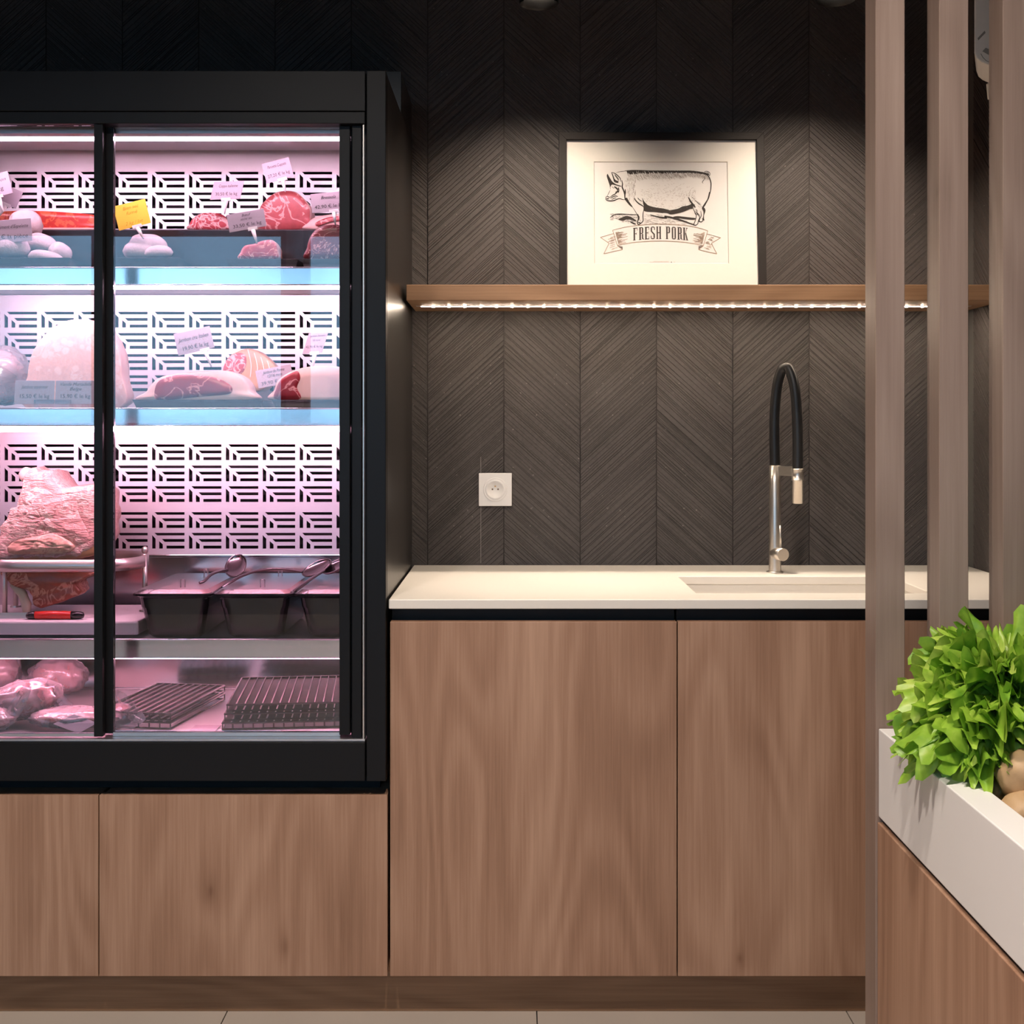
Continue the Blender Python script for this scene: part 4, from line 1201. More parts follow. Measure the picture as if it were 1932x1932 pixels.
def gn_pan(px0, px1, lab, food):
    D0, D1 = 2.60, 2.918
    x0, x1 = PX(px0, D0), PX(px1, D0)
    z1 = PZ(1121, D0); z0 = Z3
    t = thing('lidded_pan', ((x0+x1)/2, (D0+D1)/2, z0), lab, 'food pan', 'black lidded pans on the lower shelf')
    w = (x1-x0)
    i0, i1 = x0 + w*.155, x1 - w*.15
    def ring(a, b, c, d, z, r):
        pts = []
        for cx_, cy_, a0 in ((b-r, c+r, -90), (b-r, d-r, 0), (a+r, d-r, 90), (a+r, c+r, 180)):
            for q in range(5):
                an = R(a0 + 90*q/4); pts.append((cx_+r*math.cos(an), cy_+r*math.sin(an), z))
        return pts
    lv = [ring(i0+.006, i1-.006, D0+.026, D1-.026, z0, .02), ring(i0, i1, D0+.02, D1-.02, z0+.006, .02), ring(x0+.010, x1-.010, D0+.010, D1-.010, z1-.010, .02),
          ring(x0+.004, x1-.004, D0+.004, D1-.004, z1-.005, .016), ring(x0, x1, D0, D1, z1-.004, .014), ring(x0, x1, D0, D1, z1, .014),
          ring(x0+.009, x1-.009, D0+.009, D1-.009, z1, .016), ring(x0+.013, x1-.013, D0+.013, D1-.013, z1-.03, .018)]
    n = 20; v = [p for l in lv for p in l]; f = [tuple(range(n))]
    for i in range(len(lv)-1):
        for k_ in range(n): f.append((i*n+k_, i*n+(k_+1) % n, (i+1)*n+(k_+1) % n, (i+1)*n+k_))
    mesh_obj('pan_body', v, f, M['plastic_black'], t)
    # food
    gx, gy = 14, 22; v = []; f = []
    for i in range(gx+1):
        for j in range(gy+1):
            x = x0+.013 + (w-.026)*i/gx; y = D0+.013 + (D1-D0-.026)*j/gy
            v.append((x, y, z1-.010 + .006*noise.noise(Vector((x*45, y*45, food)))))
    for i in range(gx):
        for j in range(gy):
            f.append((i*(gy+1)+j, (i+1)*(gy+1)+j, (i+1)*(gy+1)+j+1, i*(gy+1)+j+1))
    mesh_obj('food', v, f, M['spread'], t, smooth=True)
    l = MB(); 
    a = ring(x0+.003, x1-.003, D0+.003, D1-.003, z1+.0006, .014); b = ring(x0+.012, x1-.012, D0+.012, D1-.012, z1+.008, .016)
    l.v = a + b; l.f = [tuple(range(20, 40))] + [(k_, (k_+1) % 20, 20+(k_+1) % 20, 20+k_) for k_ in range(20)]
    lid = l.build('lid', M['lid'], t)
    for yk in (D0+.045, D1-.075):
        xk = (x0+x1)/2 + (.012)
        MB().lathe((xk, yk, z1+.0075), [(.0055, 0.0), (.005, .010), (.0055, .016), (.004, .018), (0.0, .018)], 14, caps=False).build('lid_knob', M['lid'], lid, auto=True)
        lid.children[-1] if lid.children else None
    return t
gn_pan(247.5, 399, 'black lidded pan nearest the ham stand', 1)
gn_pan(400.5, 552, 'middle black lidded pan with the long spoon across it', 2)
gn_pan(553.5, 705, 'black lidded pan at the right door edge', 3)

def spoon(pts, bowl, br, lab, tilt, D):
    p3 = [P(*cpx(O6, S6, [(a, b)])[0], d) for a, b, d in pts]
    t = thing('serving_spoon', p3[0], lab, 'spoon')
    MB().tube(catmull([tuple(p) for p in p3], 6, False), [0.0034]*0 or 0.0032, 10).build('spoon_handle', M['steel_dark'], t, auto=True)
    bc = P(*cpx(O6, S6, [bowl[:2]])[0], bowl[2])
    v = []; f = []; nu = 22; nv = 7
    rm = Matrix.Rotation(R(tilt[0]), 3, 'Y') @ Matrix.Rotation(R(tilt[1]), 3, 'X')
    for j in range(nv+1):
        th = (math.pi/2) * j/nv
        for i in range(nu):
            ph = 2*math.pi*i/nu
            q = Vector((br[0]*math.sin(th)*math.cos(ph), br[1]*math.sin(th)*math.sin(ph), -br[2]*math.cos(th)))
            v.append(tuple(bc + rm @ q))
    for j in range(nv):
        for i in range(nu): f.append((j*nu+i, j*nu+(i+1) % nu, (j+1)*nu+(i+1) % nu, (j+1)*nu+i))
    o = mesh_obj('spoon_bowl', v, f, M['steel_dark'], t, smooth=True, weld=True)
    md = o.modifiers.new('t', 'SOLIDIFY'); md.thickness = .0014
    return t
M['steel_dark'] = plain('dark_stainless', (0.20, 0.18, 0.19), 0.22, 1.0, vary=0.1)
spoon([(655,446,2.70), (690,430,2.71), (740,385,2.74), (800,362,2.77), (850,356,2.80)], (908,322,2.82), (.026, .036, .012), 'dark serving spoon resting on the lid near the ham stand', (-18, 38), 2.8)
spoon([(815,480,2.68), (880,435,2.70), (980,385,2.74), (1100,352,2.78), (1240,348,2.80), (1380,368,2.82)], (1475,335,2.83), (.036, .028, .012), 'long dark ladle lying across the middle lid', (-24, 25), 2.8)
spoon([(1300,515,2.63), (1380,455,2.68), (1470,395,2.74), (1530,360,2.78)], (1600,325,2.81), (.030, .028, .011), 'dark spoon lying along the gap to the right hand pan', (-25, 20), 2.8)

# ------------------------------------------------------------------ deck: bags of meat and wire racks
def rack(x0, x1, y0, y1, z, name, lab, rotz=0, tilt=0, pitch=.0165, h=.014):
    cx_, cy_ = (x0+x1)/2, (y0+y1)/2
    a, b = (x1-x0)/2, (y1-y0)/2
    t = thing(name, (cx_, cy_, z), lab, 'rack', 'black racks on the cabinet floor', rot=(0, R(tilt), R(rotz)))
    mb = MB()
    for p, q in (((-a, -b), (a, -b)), ((a, -b), (a, b)), ((a, b), (-a, b)), ((-a, b), (-a, -b))):
        mb.tube([(*p, h), (*q, h)], .0022, 6); mb.tube([(*p, .002), (*q, .002)], .0018, 6)
    nleg = int(2*a/.02)
    for k_ in range(nleg+1):
        x = -a + 2*a*k_/nleg
        mb.tube([(x, -b, .002), (x, -b, h)], .0014, 5); mb.tube([(x, b, .002), (x, b, h)], .0014, 5)
    mb.build('rack_frame', M['plastic_black'], t, local=True)
    mb = MB(); nr = int(2*a/pitch)
    for k_ in range(1, nr):
        x = -a + 2*a*k_/nr
        mb.box(x-.0009, x+.0009, -b, b, h-.001, h+.0016)
    mb.build('long_ribs', M['rack_rib'], t, local=True)
    mb = MB(); nc = int(2*b/.0068)
    for k_ in range(1, nc):
        y = -b + 2*b*k_/nc
        mb.box(-a, a, y-.0009, y+.0009, h-.003, h-.001)
    mb.build('cross_ribs', M['plastic_black'], t, local=True)
    return t
M['rack_rib'] = plain('light_grey_rib', (0.28, 0.22, 0.24), 0.35, vary=0.15, vscale=80)  # long ribs in a lighter grey than the black frame
xr0, xr1 = PX(405, 2.56), -0.30
for k_ in range(3):
    rack(xr0 + .004*k_, xr1, 2.575 + .004*k_, 2.86, Z4 + .0175*k_, 'wire_rack', ['lowest black rack of the stack at the right of the cabinet floor', 'middle black rack of the stack at the right of the cabinet floor', 'topmost black rack of the stack at the right of the cabinet floor'][k_], rotz=6)
for k_ in range(2):
    rack(PX(222, 2.66), PX(366, 2.66), 2.575, 2.86, Z4 + .0175*k_, 'wire_rack', ['lower black rack between the meat bag and the rack stack', 'upper black rack between the meat bag and the rack stack'][k_], rotz=-9, pitch=.0165)
tag(box('paper_sheet', PX(352, 2.53), PX(402, 2.53), 2.53, 2.60, Z4, Z4+.0012, M['card'], bevel=0.0004), 'pale paper sheet on the cabinet floor between the racks', 'paper')

def sheet(pts, D, name, parent, seed):
    ol = outline(pts, D, 5)
    cx = sum(p[0] for p in ol)/len(ol); cz = sum(p[1] for p in ol)/len(ol)
    n = len(ol); v = []; f = []; rings = 7
    for i in range(rings+1):
        s_ = 1 - i/(rings+.5)
        for a_, b_ in ol:
            x, z = cx+(a_-cx)*s_, cz+(b_-cz)*s_
            v.append((x, D + noise.noise(Vector((x*60, z*45, seed)))*.008 + noise.noise(Vector((x*160, z*120, seed)))*.003, max(z, Z4+.001)))
    for i in range(rings):
        for k_ in range(n): f.append((i*n+k_, i*n+(k_+1) % n, (i+1)*n+(k_+1) % n, (i+1)*n+k_))
    f.append(tuple(rings*n+k_ for k_ in range(n)))
    return mesh_obj(name, v, f, M['bag'], parent, smooth=True)
def bag(px, py, D, r, meat, lab, seed, rot=0.0, kx=1.22):
    c = P(px, py, D)
    zb_ = Z4
    t = thing('meat_bag', (c.x, c.y, zb_), lab, 'meat bag', 'bags of meat on the cabinet floor')
    rm = Matrix.Rotation(R(rot), 3, 'Y')
    cz = max(c.z, zb_ + r[2]*1.18*1.2)
    blob('meat', (c.x, c.y, cz), r, M[meat], t, .16, 2.2, seed, rm)
    blob('plastic', (c.x, c.y, cz), (r[0]*kx, r[1]*1.15, r[2]*1.18), M['bag'], t, .13, 3.2, seed+5, rm, nu=36, nv=24)
    return t
b1 = bag(45, 1330, 2.62, (.060, .05, .034), 'bacon', 'knotted clear bag of pink meat at the left edge of the cabinet floor', 2, -12, 1.35)
sheet([(-6, 1372), (12, 1340), (38, 1300), (50, 1288), (60, 1296), (48, 1330), (30, 1358), (4, 1384)], 2.552, 'bag_flap', b1, 1)
sheet([(62, 1310), (75, 1294), (90, 1289), (108, 1297), (130, 1322), (150, 1345), (110, 1352), (80, 1345)], 2.60, 'bag_flap', b1, 2)
b2 = bag(140, 1375, 2.57, (.085, .045, .017), 'bacon', 'flat bag of pink meat with a paper label behind the centre stile', 6, 0, 1.08)
lx, lz_ = PX(140, 2.535), 0
lb = MB(); c0 = P(100, 1368, 2.525)
lb.add([P(100, 1366, 2.516), P(140, 1348, 2.532), P(184, 1364, 2.526), P(148, 1384, 2.512)], [(0,1,2,3)])
o = lb.build('paper_label', M['card'], b2); md = o.modifiers.new('t', 'SOLIDIFY'); md.thickness = .0008
b3 = bag(228, 1360, 2.62, (.016, .030, .016), 'cooked_ham', 'small clear bag beside the black racks', 12, 20, 1.3)
sheet([(196, 1389), (200, 1312), (215, 1304), (233, 1305), (254, 1328), (274, 1352), (270, 1362), (240, 1380)], 2.565, 'bag_flap', b3, 4)
bag(-20, 1380, 2.56, (.05, .04, .018), 'cooked_ham', 'flat bag of pale meat at the lower left corner', 16, 0, 1.1)
bag(110, 1285, 2.86, (.055, .04, .036), 'bacon', 'bag of dark pink meat at the rear of the cabinet floor', 22, 0, 1.2)
bag(-10, 1290, 2.85, (.05, .04, .045), 'raw_dark', 'bag of dark red meat at the rear left of the cabinet floor', 27, 0, 1.15)

# ------------------------------------------------------------------ framed pig print leaning on the shelf
SP = 3.05 / FPX
XP0 = PX(1249, 3.05)
def uv(px, py):     # photo pixel -> picture plane (x from centre, z from the foot of the frame)
    return ((px - 1249)*SP, (806 - py)*SP - (zs1 - HC))
pt = thing('framed_picture', (XP0, 3.034, zs1), 'black framed print of a pig reading FRESH PORK on the shelf', 'picture', rot=(R(-5.2), 0, 0))
fw, fh = 388*SP, uv(0, 247)[1]
bw = 14*SP
a = fw/2
mb = MB()
mb.prism([(-a, 0), (a, 0), (a-bw, bw), (-a+bw, bw)], 'y', -.010, .012); 
mb.prism([(-a, fh), (a, fh), (a-bw, fh-bw), (-a+bw, fh-bw)], 'y', -.010, .012)
mb.prism([(-a, 0), (-a+bw, bw), (-a+bw, fh-bw), (-a, fh)], 'y', -.010, .012)
mb.prism([(a, 0), (a-bw, bw), (a-bw, fh-bw), (a, fh)], 'y', -.010, .012)
mb.build('frame', M['frame'], pt, local=True, bevel=0.0006)
wx0, wz0 = uv(1121, 498); wx1, wz1 = uv(1374, 302)
v = [(-a+bw, -.001, bw), (a-bw, -.001, bw), (a-bw, -.001, fh-bw), (-a+bw, -.001, fh-bw),
     (wx0, -.001, wz0), (wx1, -.001, wz0), (wx1, -.001, wz1), (wx0, -.001, wz1),
     (wx0+.0012, .0008, wz0+.0012), (wx1-.0012, .0008, wz0+.0012), (wx1-.0012, .0008, wz1-.0012), (wx0+.0012, .0008, wz1-.0012)]
f = []
for i in range(4):
    j = (i+1) % 4
    f += [(i, j, 4+j, 4+i), (4+i, 4+j, 8+j, 8+i)]
mesh_obj('mat_board', v, f, M['mat_board'], pt, local=True)
mesh_obj('print_paper', [(wx0-.004, .001, wz0-.004), (wx1+.004, .001, wz0-.004), (wx1+.004, .001, wz1+.004), (wx0-.004, .001, wz1+.004)], [(0, 1, 2, 3)], M['paper'], pt, local=True)
mesh_obj('backing_board', [(-a+bw, .011, bw), (a-bw, .011, bw), (a-bw, .011, fh-bw), (-a+bw, .011, fh-bw)], [(0, 1, 2, 3)], M['frame'], pt, local=True)

OA, SA = (1120, 300), 1932/140
OB, SB = (1250, 300), 1932/130
OC, SCC = (1030, 220), 1932/440
YI = .0004
class Ink:
    def __init__(s): s.m = MB(); s.k = 0
    def y(s):
        s.k += 1
        return YI - (s.k % 40)*4e-6
    def stroke(s, pts, w, taper=True, smooth=True):
        q = [uv(*p) for p in pts]
        if smooth and len(q) > 2: q = catmull(q, 4, False)
        n = len(q); b = len(s.m.v); y = s.y()
        for i, p in enumerate(q):
            d = Vector(q[min(i+1, n-1)]) - Vector(q[max(i-1, 0)])
            if d.length < 1e-9: d = Vector((1, 0))
            d.normalize()
            t = i/(n-1)
            ww = w*1.3*SP*0.5*((0.25 + 0.75*math.sin(math.pi*min(max(t, .03), .97))**.6) if taper else 1.0)
            nn = Vector((-d.y, d.x))*ww
            s.m.v += [(p[0]+nn.x, y, p[1]+nn.y), (p[0]-nn.x, y, p[1]-nn.y)]
        for i in range(n-1):
            s.m.f.append((b+2*i, b+2*i+1, b+2*i+3, b+2*i+2))
    def fill(s, pts, smooth=True):
        q = [uv(*p) for p in (catmull(pts, 4) if smooth else pts)]
        tri = tessellate_polygon([[Vector((x, z, 0)) for x, z in q]])
        b = len(s.m.v); y = s.y()
        s.m.v += [(x, y, z) for x, z in q]
        s.m.f += [tuple(i+b for i in t) for t in tri]
    def build(s, name, mat, parent): 
        o = mesh_obj(name, s.m.v, s.m.f, mat, parent, local=True)
        return o
A = lambda *p: cpx(OA, SA, p)
B = lambda *p: cpx(OB, SB, p)
C_ = lambda *p: cpx(OC, SCC, p)
rnd = random.Random(5)
ink = Ink(); soft = Ink()
# head
ink.stroke(A((590,320),(700,290),(830,275),(900,255)), .7)
ink.fill(A((370,350),(350,410),(380,520),(420,640),(440,700),(480,640),(560,650),(700,690),(720,670),(600,630),(500,560),(440,470),(400,400)))
ink.stroke(A((430,680),(445,760)), 1.2); ink.stroke(A((480,690),(540,740)), 1.6)
ink.stroke(A((440,780),(400,860),(360,940)), .7)
ink.stroke(A((320,970),(325,1030),(370,1060),(440,1070),(530,1060),(610,1030),(680,1010),(760,1035),(820,1040)), 1.6)
ink.stroke(A((320,970),(360,950),(400,970),(440,975)), 1.2); ink.stroke(A((340,990),(370,1020),(410,1000)), 1.6)
ink.stroke(A((430,980),(500,920),(560,890),(600,850),(640,770),(660,700)), 1.6)
ink.stroke(A((440,1010),(510,960),(580,940),(640,960)), 1.4); ink.stroke(A((470,1040),(540,1000),(600,990)), 1.2)
ink.stroke(A((540,690),(600,730),(640,780)), 2.4); ink.stroke(A((570,840),(620,830),(650,800)), 2.0); ink.stroke(A((660,720),(665,800),(640,860)), 1.2)
# ear
ink.stroke(A((475,310),(560,335),(640,400),(700,470),(720,560)), 1.4); ink.stroke(A((475,310),(510,400),(540,500),(560,560),(650,590)), 1.8)
ink.fill(A((540,470),(560,540),(650,580),(650,545),(590,520)))
for q in range(9): ink.stroke(A((560+q*12, 350+q*14), (570+q*11, 400+q*15), (600+q*8, 430+q*14)), .6)
# neck and shoulder
ink.stroke(A((740,520),(760,620),(750,700),(790,800),(815,900),(820,1000),(830,1050)), 2.0); ink.stroke(A((825,760),(830,860),(810,960)), 1.8)
ink.fill(A((830,1000),(870,990),(930,1090),(1010,1210),(1020,1245),(950,1200),(880,1120),(830,1050)))
ink.stroke(A((1060,990),(1110,1070),(1180,1140),(1270,1195),(1310,1230)), 1.8)
ink.fill(A((1150,980),(1210,1040),(1270,1080),(1240,1080),(1170,1030)))
# front leg
ink.stroke(A((1020,1245),(1070,1320),(1130,1420),(1180,1490),(1180,1560),(1140,1610),(1150,1690),(1190,1690),(1260,1640),(1290,1590),(1285,1500),(1290,1400),(1310,1300),(1300,1210)), 1.3)
ink.stroke(A((1150,1650),(1200,1650),(1230,1680)), 1.6); ink.stroke(A((1200,1560),(1225,1620)), 1.0)
# belly shade
ink.fill(A((1275,1010),(1320,1080),(1400,1170),(1500,1215),(1650,1250),(1800,1270),(1960,1310)) + B((200,1420),(330,1400),(450,1370),(570,1310),(700,1290),(800,1250),(830,1220),(850,1370),(780,1385),(600,1460),(430,1510),(240,1540),(130,1500),(0,1490)) + A((1800,1390),(1600,1365),(1330,1345),(1310,1230)))
ink.stroke(B((740,1050),(790,1160),(850,1240),(900,1300),(920,1350)), 2.4)
# back shade
bk = []
for px in range(1183, 1338, 1):
    t = (px-1183)/155.0
    top = 318.5 + 0.6*t + (0 if t < .75 else ((t-.75)/.25)**2*6.0) 
    if rnd.random() < .98:
        ln = rnd.uniform(4.5, 8.5)*(1-.45*t)
        ink.stroke([(px, top), (px+rnd.uniform(.2, 2), top+ln*.5), (px+rnd.uniform(.5, 3.5), top+ln)], 1.25)
    for r_ in range(2):
        y0 = top + rnd.uniform(5, 17)*(1-.45*t)
        soft.stroke([(px+rnd.uniform(-1, 1), y0), (px+1.5+rnd.uniform(0, 2), y0+rnd.uniform(3, 6))], .55)
ink.stroke([(1180, 319.5), (1200, 318.3), (1250, 320.5), (1300, 321.5), (1325, 324), (1337, 329), (1342, 340), (1342.5, 350), (1340.5, 362), (1336, 375), (1329, 386)], 1.5)
# tail
ink.stroke(B((1200,400),(1190,330),(1250,300),(1330,330),(1355,390),(1330,440)), .8); ink.stroke(B((1210,350),(1270,330),(1310,370),(1270,390)), .7)
ink.stroke(B((1205,420),(1200,500),(1170,560),(1130,610),(1155,650)), .8)
# hind legs
ink.fill(B((1320,900),(1345,930),(1320,1060),(1250,1200),(1180,1320),(1110,1370),(1130,1310),(1200,1200),(1270,1090)))
ink.stroke(B((850,1260),(870,1380),(920,1500),(950,1570),(930,1680),(890,1790),(880,1840),(930,1850),(990,1800),(1000,1740),(1040,1620),(1010,1560),(960,1460)), 1.1)
ink.stroke(B((1070,1440),(1090,1560),(1040,1680),(1030,1740),(1100,1750),(1130,1700),(1110,1640)), 1.3)
ink.fill(B((1110,1370),(1170,1340),(1210,1430),(1170,1560),(1165,1650),(1175,1710),(1130,1690),(1150,1560),(1150,1450)))
for q in range(26):
    x = rnd.uniform(740, 1060); y = rnd.uniform(1050, 1330)
    if x-740 < (y-1000)*.9:
        ink.stroke(B((x+60, y-30), (x+140, y+rnd.uniform(0, 40))), .7)
for q in range(16):
    x = rnd.uniform(900, 1010); y = 1330 + (x-880)*1.6 + rnd.uniform(-40, 60)
    ink.stroke(B((x, y), (x+45, y+rnd.uniform(20, 60))), .9)
# flank and shoulder hatching
for q in range(330):
    t = rnd.random()
    px = rnd.uniform(1208, 1312); py = 368 + 22*math.sin((px-1208)/104*math.pi)*rnd.uniform(-1, 1) + rnd.uniform(-14, 14)
    an = rnd.uniform(-.9, .3) + (.9 if px > 1270 else 0)
    L = rnd.uniform(1.5, 3.5)
    soft.stroke([(px, py), (px+L*math.cos(an), py-L*math.sin(an))], .5)
for q in range(90):
    px = rnd.uniform(1180, 1200); py = rnd.uniform(335, 376)
    soft.stroke([(px, py), (px+rnd.uniform(-1, 1), py+rnd.uniform(3, 6))], .6)
for q in range(80):
    px = rnd.uniform(1218, 1304); py = 388 + 8*math.sin((px-1215)/90*math.pi) + rnd.uniform(-8, 3)
    soft.stroke([(px, py), (px+rnd.uniform(1, 3), py+rnd.uniform(0, 2))], .5)
# ground shadow
ink.fill(A((650,1560),(760,1500),(860,1470),(980,1500),(1080,1570),(1120,1600),(1080,1615),(980,1570),(860,1560),(760,1600)))
ink.stroke(A((1130,1430),(1175,1500),(1150,1600)), 2.2); ink.stroke(A((430,1520),(540,1440),(720,1420),(1080,1440)), 1.2)
ink.stroke(A((950,1620),(1040,1670),(1100,1690)), 2.2)
ink.stroke(A((1480,1440),(1700,1500),(1900,1520)) + B((60,1600),(250,1630),(500,1700),(700,1770),(880,1840)), 2.8)
ink.fill(B((300,1610),(420,1590),(560,1600),(800,1630),(930,1650),(880,1690),(700,1680),(480,1650)))
for q in range(170):
    px = rnd.uniform(1150, 1203); py = rnd.uniform(402, 420)
    if (px-1150) < 20 and py > 415: continue
    ink.stroke([(px, py), (px+rnd.uniform(1.5, 4), py+rnd.uniform(-.6, 1.4))], .6)
for q in range(240):
    px = rnd.uniform(1214, 1312); py = rnd.uniform(403, 424)
    lo = 404 + max(0, (px-1250))*.28
    if py < lo - 1 or py > 423: continue
    soft.stroke([(px, py), (px+rnd.uniform(2, 5), py+rnd.uniform(-.2, 1.2))], .6)
ink.build('pig_engraving', M['ink'], pt)
soft.build('pig_hatching', M['ink_soft'], pt)

# banner
ban = Ink(); tan = Ink()
top = C_((552,940),(700,906),(950,888),(1200,906),(1340,944)); bot = C_((590,1066),(750,1040),(950,1030),(1150,1041),(1302,1070))
ban.stroke(top, .8, False); ban.stroke(bot, .8, False)
ban.stroke([top[0], bot[0]], .8, False); ban.stroke([top[-1], bot[-1]], .8, False)
lt = C_((558,968),(450,1000),(522,1050),(478,1138),(560,1118),(633,1103),(590,1070))
rt = C_((1332,970),(1446,1003),(1368,1050),(1413,1138),(1340,1122),(1262,1103),(1302,1072))
for l in (lt, rt):
    for p, q in zip(l[:-1], l[1:]): ban.stroke([p, q], .8, False)
ban.build('banner_outline', M['ink_tan'], pt)
for side in (1, -1):
    for q in range(20):
        yy = 960 + q*5
        x0 = 575 + q*1.2; L = rnd.uniform(15, 95)*(1 if q % 3 else .5)
        pts = [(x0, yy), (x0+L, yy-L*.20)]
        if side < 0: pts = [(1892-p[0], p[1]) for p in pts]
        tan.stroke(C_(*pts), .5, False)
    for q in range(14):
        yy = 1000 + q*8; x0 = 500 + rnd.uniform(0, 40); L = rnd.uniform(20, 55)
        pts = [(x0+(10 if yy > 1050 else 0), yy), (x0+L, yy-L*.2)]
        if side < 0: pts = [(1892-p[0], p[1]) for p in pts]
        tan.stroke(C_(*pts), .5, False)
tan.build('banner_hatching', M['ink_tan'], pt)
fo = Ink(); fo.fill(C_((588,1070),(634,1078),(634,1104)), False); fo.fill(C_((1303,1070),(1262,1073),(1261,1104)), False)
fo.build('banner_fold', M['ink_fold'], pt)
# lettering FRESH PORK, condensed slab serif drawn from bars
let = Ink()
def bar(c, x0, y0, x1, y1):
    def m(x, y):
        gx = c[0] + x*c[2]; gy = c[1] - y*c[3]
        arc = ((gx-950)/232.0)**2 * 13
        return (gx, gy + arc)
    let.fill(C_(m(x0, y0), m(x1, y0), m(x1, y1), m(x0, y1)), False)
def poly(c, pts):
    def m(x, y):
        gx = c[0] + x*c[2]; gy = c[1] - y*c[3]
        return (gx, gy + ((gx-950)/232.0)**2*13)
    let.fill(C_(*[m(*p) for p in pts]), False)
TH, TN = .33, .09
def stem(c, x=0.08):
    bar(c, x, 0, x+TH, 1); bar(c, x-.10, 0, x+TH+.10, .045); bar(c, x-.10, .955, x+TH+.10, 1)
def glyph(ch, c):
    if ch in 'FE':
        stem(c); bar(c, .3, .925, .92, 1); bar(c, .82, .76, .92, 1); bar(c, .3, .49, .74, .55); bar(c, .66, .42, .74, .62)
        if ch == 'E': bar(c, .3, 0, .92, .075); bar(c, .82, 0, .92, .24)
    elif ch in 'RP':
        stem(c); bar(c, .3, .925, .72, 1); bar(c, .3, .47, .72, .54); bar(c, .62, .55, .92, .92); poly(c, [(.66,1),(.80,.99),(.92,.9),(.62,.9)]); poly(c, [(.62,.56),(.92,.56),(.80,.48),(.66,.47)])
        if ch == 'R': bar(c, .62, .06, .90, .46); bar(c, .84, 0, 1.02, .10)
    elif ch == 'H':
        bar(c, .04, 0, .34, 1); bar(c, .66, 0, .96, 1); bar(c, .3, .47, .7, .54)
        for x in (.04, .66): bar(c, x-.08, 0, x+.38, .045); bar(c, x-.08, .955, x+.38, 1)
    elif ch == 'O':
        bar(c, .04, .1, .34, .9); bar(c, .62, .1, .92, .9); poly(c, [(.04,.9),(.16,.98),(.34,1),(.62,1),(.80,.98),(.92,.9),(.62,.92),(.34,.92)]); poly(c, [(.04,.1),(.34,.08),(.62,.08),(.92,.1),(.80,.02),(.62,0),(.34,0),(.16,.02)])
    elif ch == 'S':
        bar(c, .04, .62, .34, .9); bar(c, .62, .1, .92, .40); poly(c, [(.04,.62),(.34,.64),(.92,.40),(.62,.36)])
        poly(c, [(.04,.9),(.16,.98),(.34,1),(.62,1),(.80,.98),(.92,.9),(.62,.92),(.34,.92)]); poly(c, [(.04,.1),(.34,.08),(.62,.08),(.92,.1),(.80,.02),(.62,0),(.34,0),(.16,.02)])
        bar(c, .76, .72, .92, .92); bar(c, .04, .08, .20, .28)
    elif ch == 'K':
        stem(c, .04); poly(c, [(.34,.42),(.44,.52),(.86,1),(.72,1)]); poly(c, [(.42,.55),(.60,.62),(1.0,0),(.70,0)]); bar(c, .62, .955, .98, 1); bar(c, .60, 0, 1.06, .045)
x = 722
for ch in 'FRESH PORK':
    if ch == ' ':
        x += 30; continue
    glyph(ch, (x, 1014, 39, 106)); x += 48
let.build('lettering', M['ink_letter'], pt)
cap = Ink()
for q in range(26):
    cap.stroke(C_((856+q*6.6+(0 if q < 24 else 40), 1207), (860+q*6.6+(0 if q < 24 else 40), 1207)), .5, False)
    if 4 < q < 24: cap.stroke(C_((856+q*6.6, 1202), (860+q*6.6, 1202)), .5, False)
cap.build('small_print', M['ink_tan'], pt)
cp2 = Ink(); cp2.fill(C_((1032,1212),(1041,1212),(1036,1200)), False); cp2.build('small_mark', M['ink_letter'], pt)

# ------------------------------------------------------------------ lettuce and potatoes in the bin
def leaf_mesh(seed, L=.12, Wd=.085):
    """a frilled loose lettuce leaf, foot at the origin, growing along +z"""
    r_ = random.Random(seed)
    nu, nv = 84, 12
    v = []; f = []
    ph = [r_.uniform(0, 6.28) for _ in range(8)]
    for j in range(nv+1):
        s = j/nv
        for i in range(nu+1):
            t = -1 + 2*i/nu
            an = t*R(78)*(.35+.65*s)                    # fan shaped blade
            lob = 1 + (.08*math.sin(t*9+ph[0]) + .09*math.sin(t*19+ph[1]) + .09*math.sin(t*33+ph[6]) + .05*math.sin(t*58+ph[2]))*s**4
            rad = L*s*lob*(1 - .12*t*t - .80*abs(t)**7)
            x = rad*math.sin(an)*Wd/.105
            z = rad*math.cos(an)
            fr = s**3.0*(1-.6*abs(t)**8)
            ruf = fr*(.012*math.sin(t*15+ph[2]) + .011*math.sin(t*29+ph[3]+s*4) + .006*math.sin(t*44+ph[4]-s*7)) + .004*math.sin(s*14+t*5+ph[5])*s
            y = ruf - .022*t*t*s - .012*s + .034*s**3
            v.append((x + .35*ruf*math.sin(an), y, z + .45*fr*.012*math.sin(t*23+ph[7])))
    for j in range(nv):
        for i in range(nu):
            a_ = j*(nu+1)+i
            f.append((a_, a_+1, a_+nu+2, a_+nu+1))
    me = bpy.data.meshes.new('leaf')
    me.from_pydata(v, [], f); me.materials.append(M['leaf'])
    for p in me.polygons: p.use_smooth = True
    return me
leaf_var = [leaf_mesh(100+k, L=.086+.010*(k % 3), Wd=.096+.012*(k % 2)) for k in range(7)]
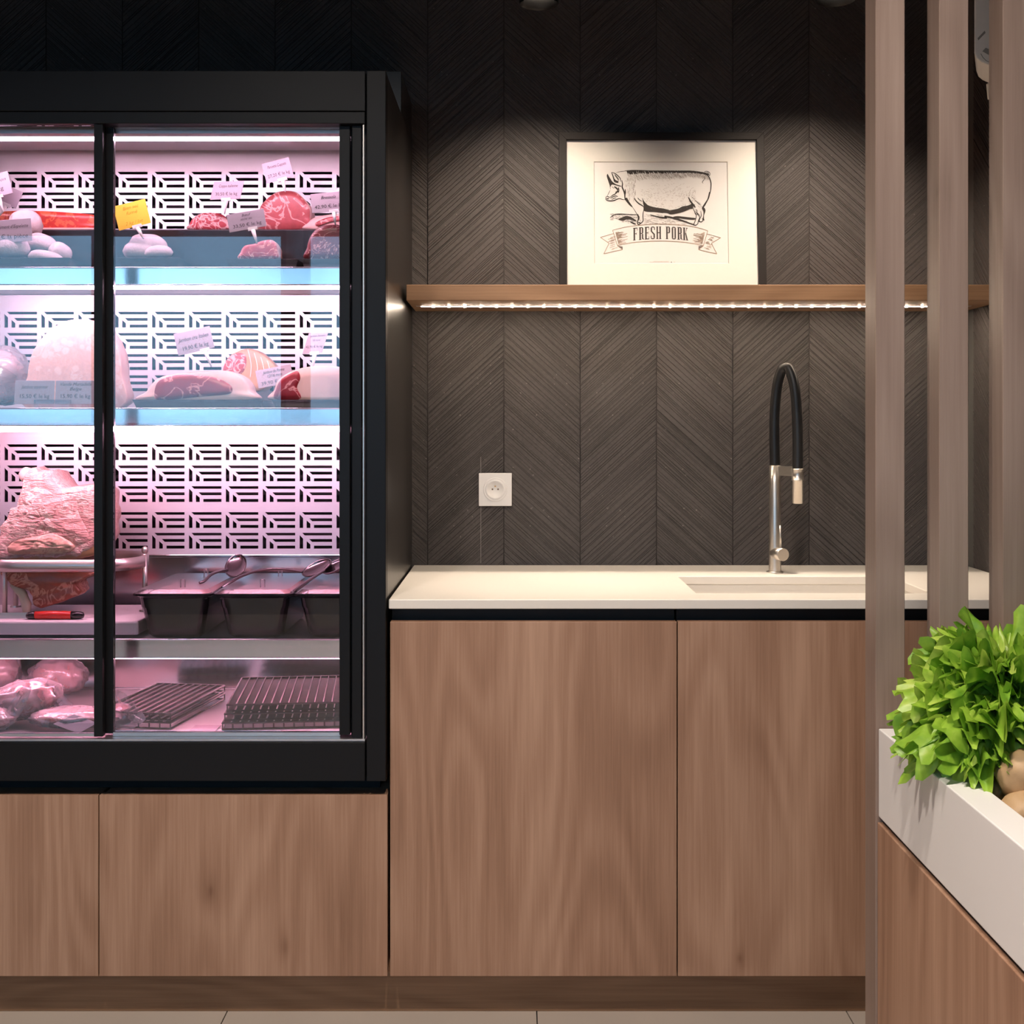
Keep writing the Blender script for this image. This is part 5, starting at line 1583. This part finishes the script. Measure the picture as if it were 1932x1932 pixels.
def lettuce(c, r, lab, seed, tilt=(0, 0)):
    rr = random.Random(seed)
    t = thing('lettuce', c, lab, 'lettuce', 'green lettuces in the vegetable bin')
    n = 112
    for k_ in range(n):
        q = (k_+.5)/n
        el = 90 - 93*q**.62          # elevation of the leaf
        az = k_*137.508 + rr.uniform(-12, 12)
        o = bpy.data.objects.new('leaf', leaf_var[rr.randrange(7)]); link(o)
        o.parent = t
        sc_ = r/.125*rr.uniform(.82, 1.12)
        rot = Matrix.Rotation(R(az), 4, 'Z') @ Matrix.Rotation(R(-(90-el)), 4, 'X') @ Matrix.Rotation(R(rr.uniform(-25, 25)), 4, 'Z')
        dirv = rot @ Vector((0, 0, 1)); base = Vector((0, 0, -.25*r)) + Vector(dirv[:3])*r*.30
        m = Matrix.Translation(base) @ rot @ Matrix.Scale(sc_, 4)
        o.matrix_local = m
    blob('heart', (0, 0, -.1*r), (r*.42, r*.42, r*.5), M['leaf'], t, .2, 3.0, seed, local=True)
    return t
lettuce((.602, 1.570, HC-.345), .118, 'pale green curly lettuce drooping over the white bin rim', 3)
lettuce((.752, 1.570, HC-.318), .128, 'curly green lettuce standing highest, at the right picture edge', 9)
lettuce((.925, 1.56, HC-.350), .125, 'curly green lettuce at the far right of the bin', 15)
zcr = zr - .085 + .012
def potato(px, py, D, r, lab, seed, yaw=0):
    c = P(px, py, D)
    rm = Matrix.Rotation(R(yaw), 3, 'Z') @ Matrix.Rotation(R(seed*31 % 40 - 20), 3, 'X')
    o = blob('potato', (0, 0, 0), r, M['potato'], None, .10, 1.6, seed, rm)
    o.location = c
    return tag(o, lab, 'potato', 'potatoes in the vegetable bin')
potato(1946, 1462, 1.455, (.040, .031, .032), 'large brown potato below the lettuce at the right edge', 3, 10)
potato(1934, 1530, 1.425, (.031, .026, .021), 'smooth tan potato just inside the white bin rim', 7, 20)
potato(2010, 1560, 1.42, (.036, .030, .030), 'potato under the large one beyond the right edge', 12, 50)
potato(1885, 1492, 1.50, (.026, .022, .016), 'small shaded potato in the gap below the lettuce', 16, 70)
potato(2080, 1500, 1.45, (.038, .030, .030), 'potato on the heap further right in the bin', 21, 30)
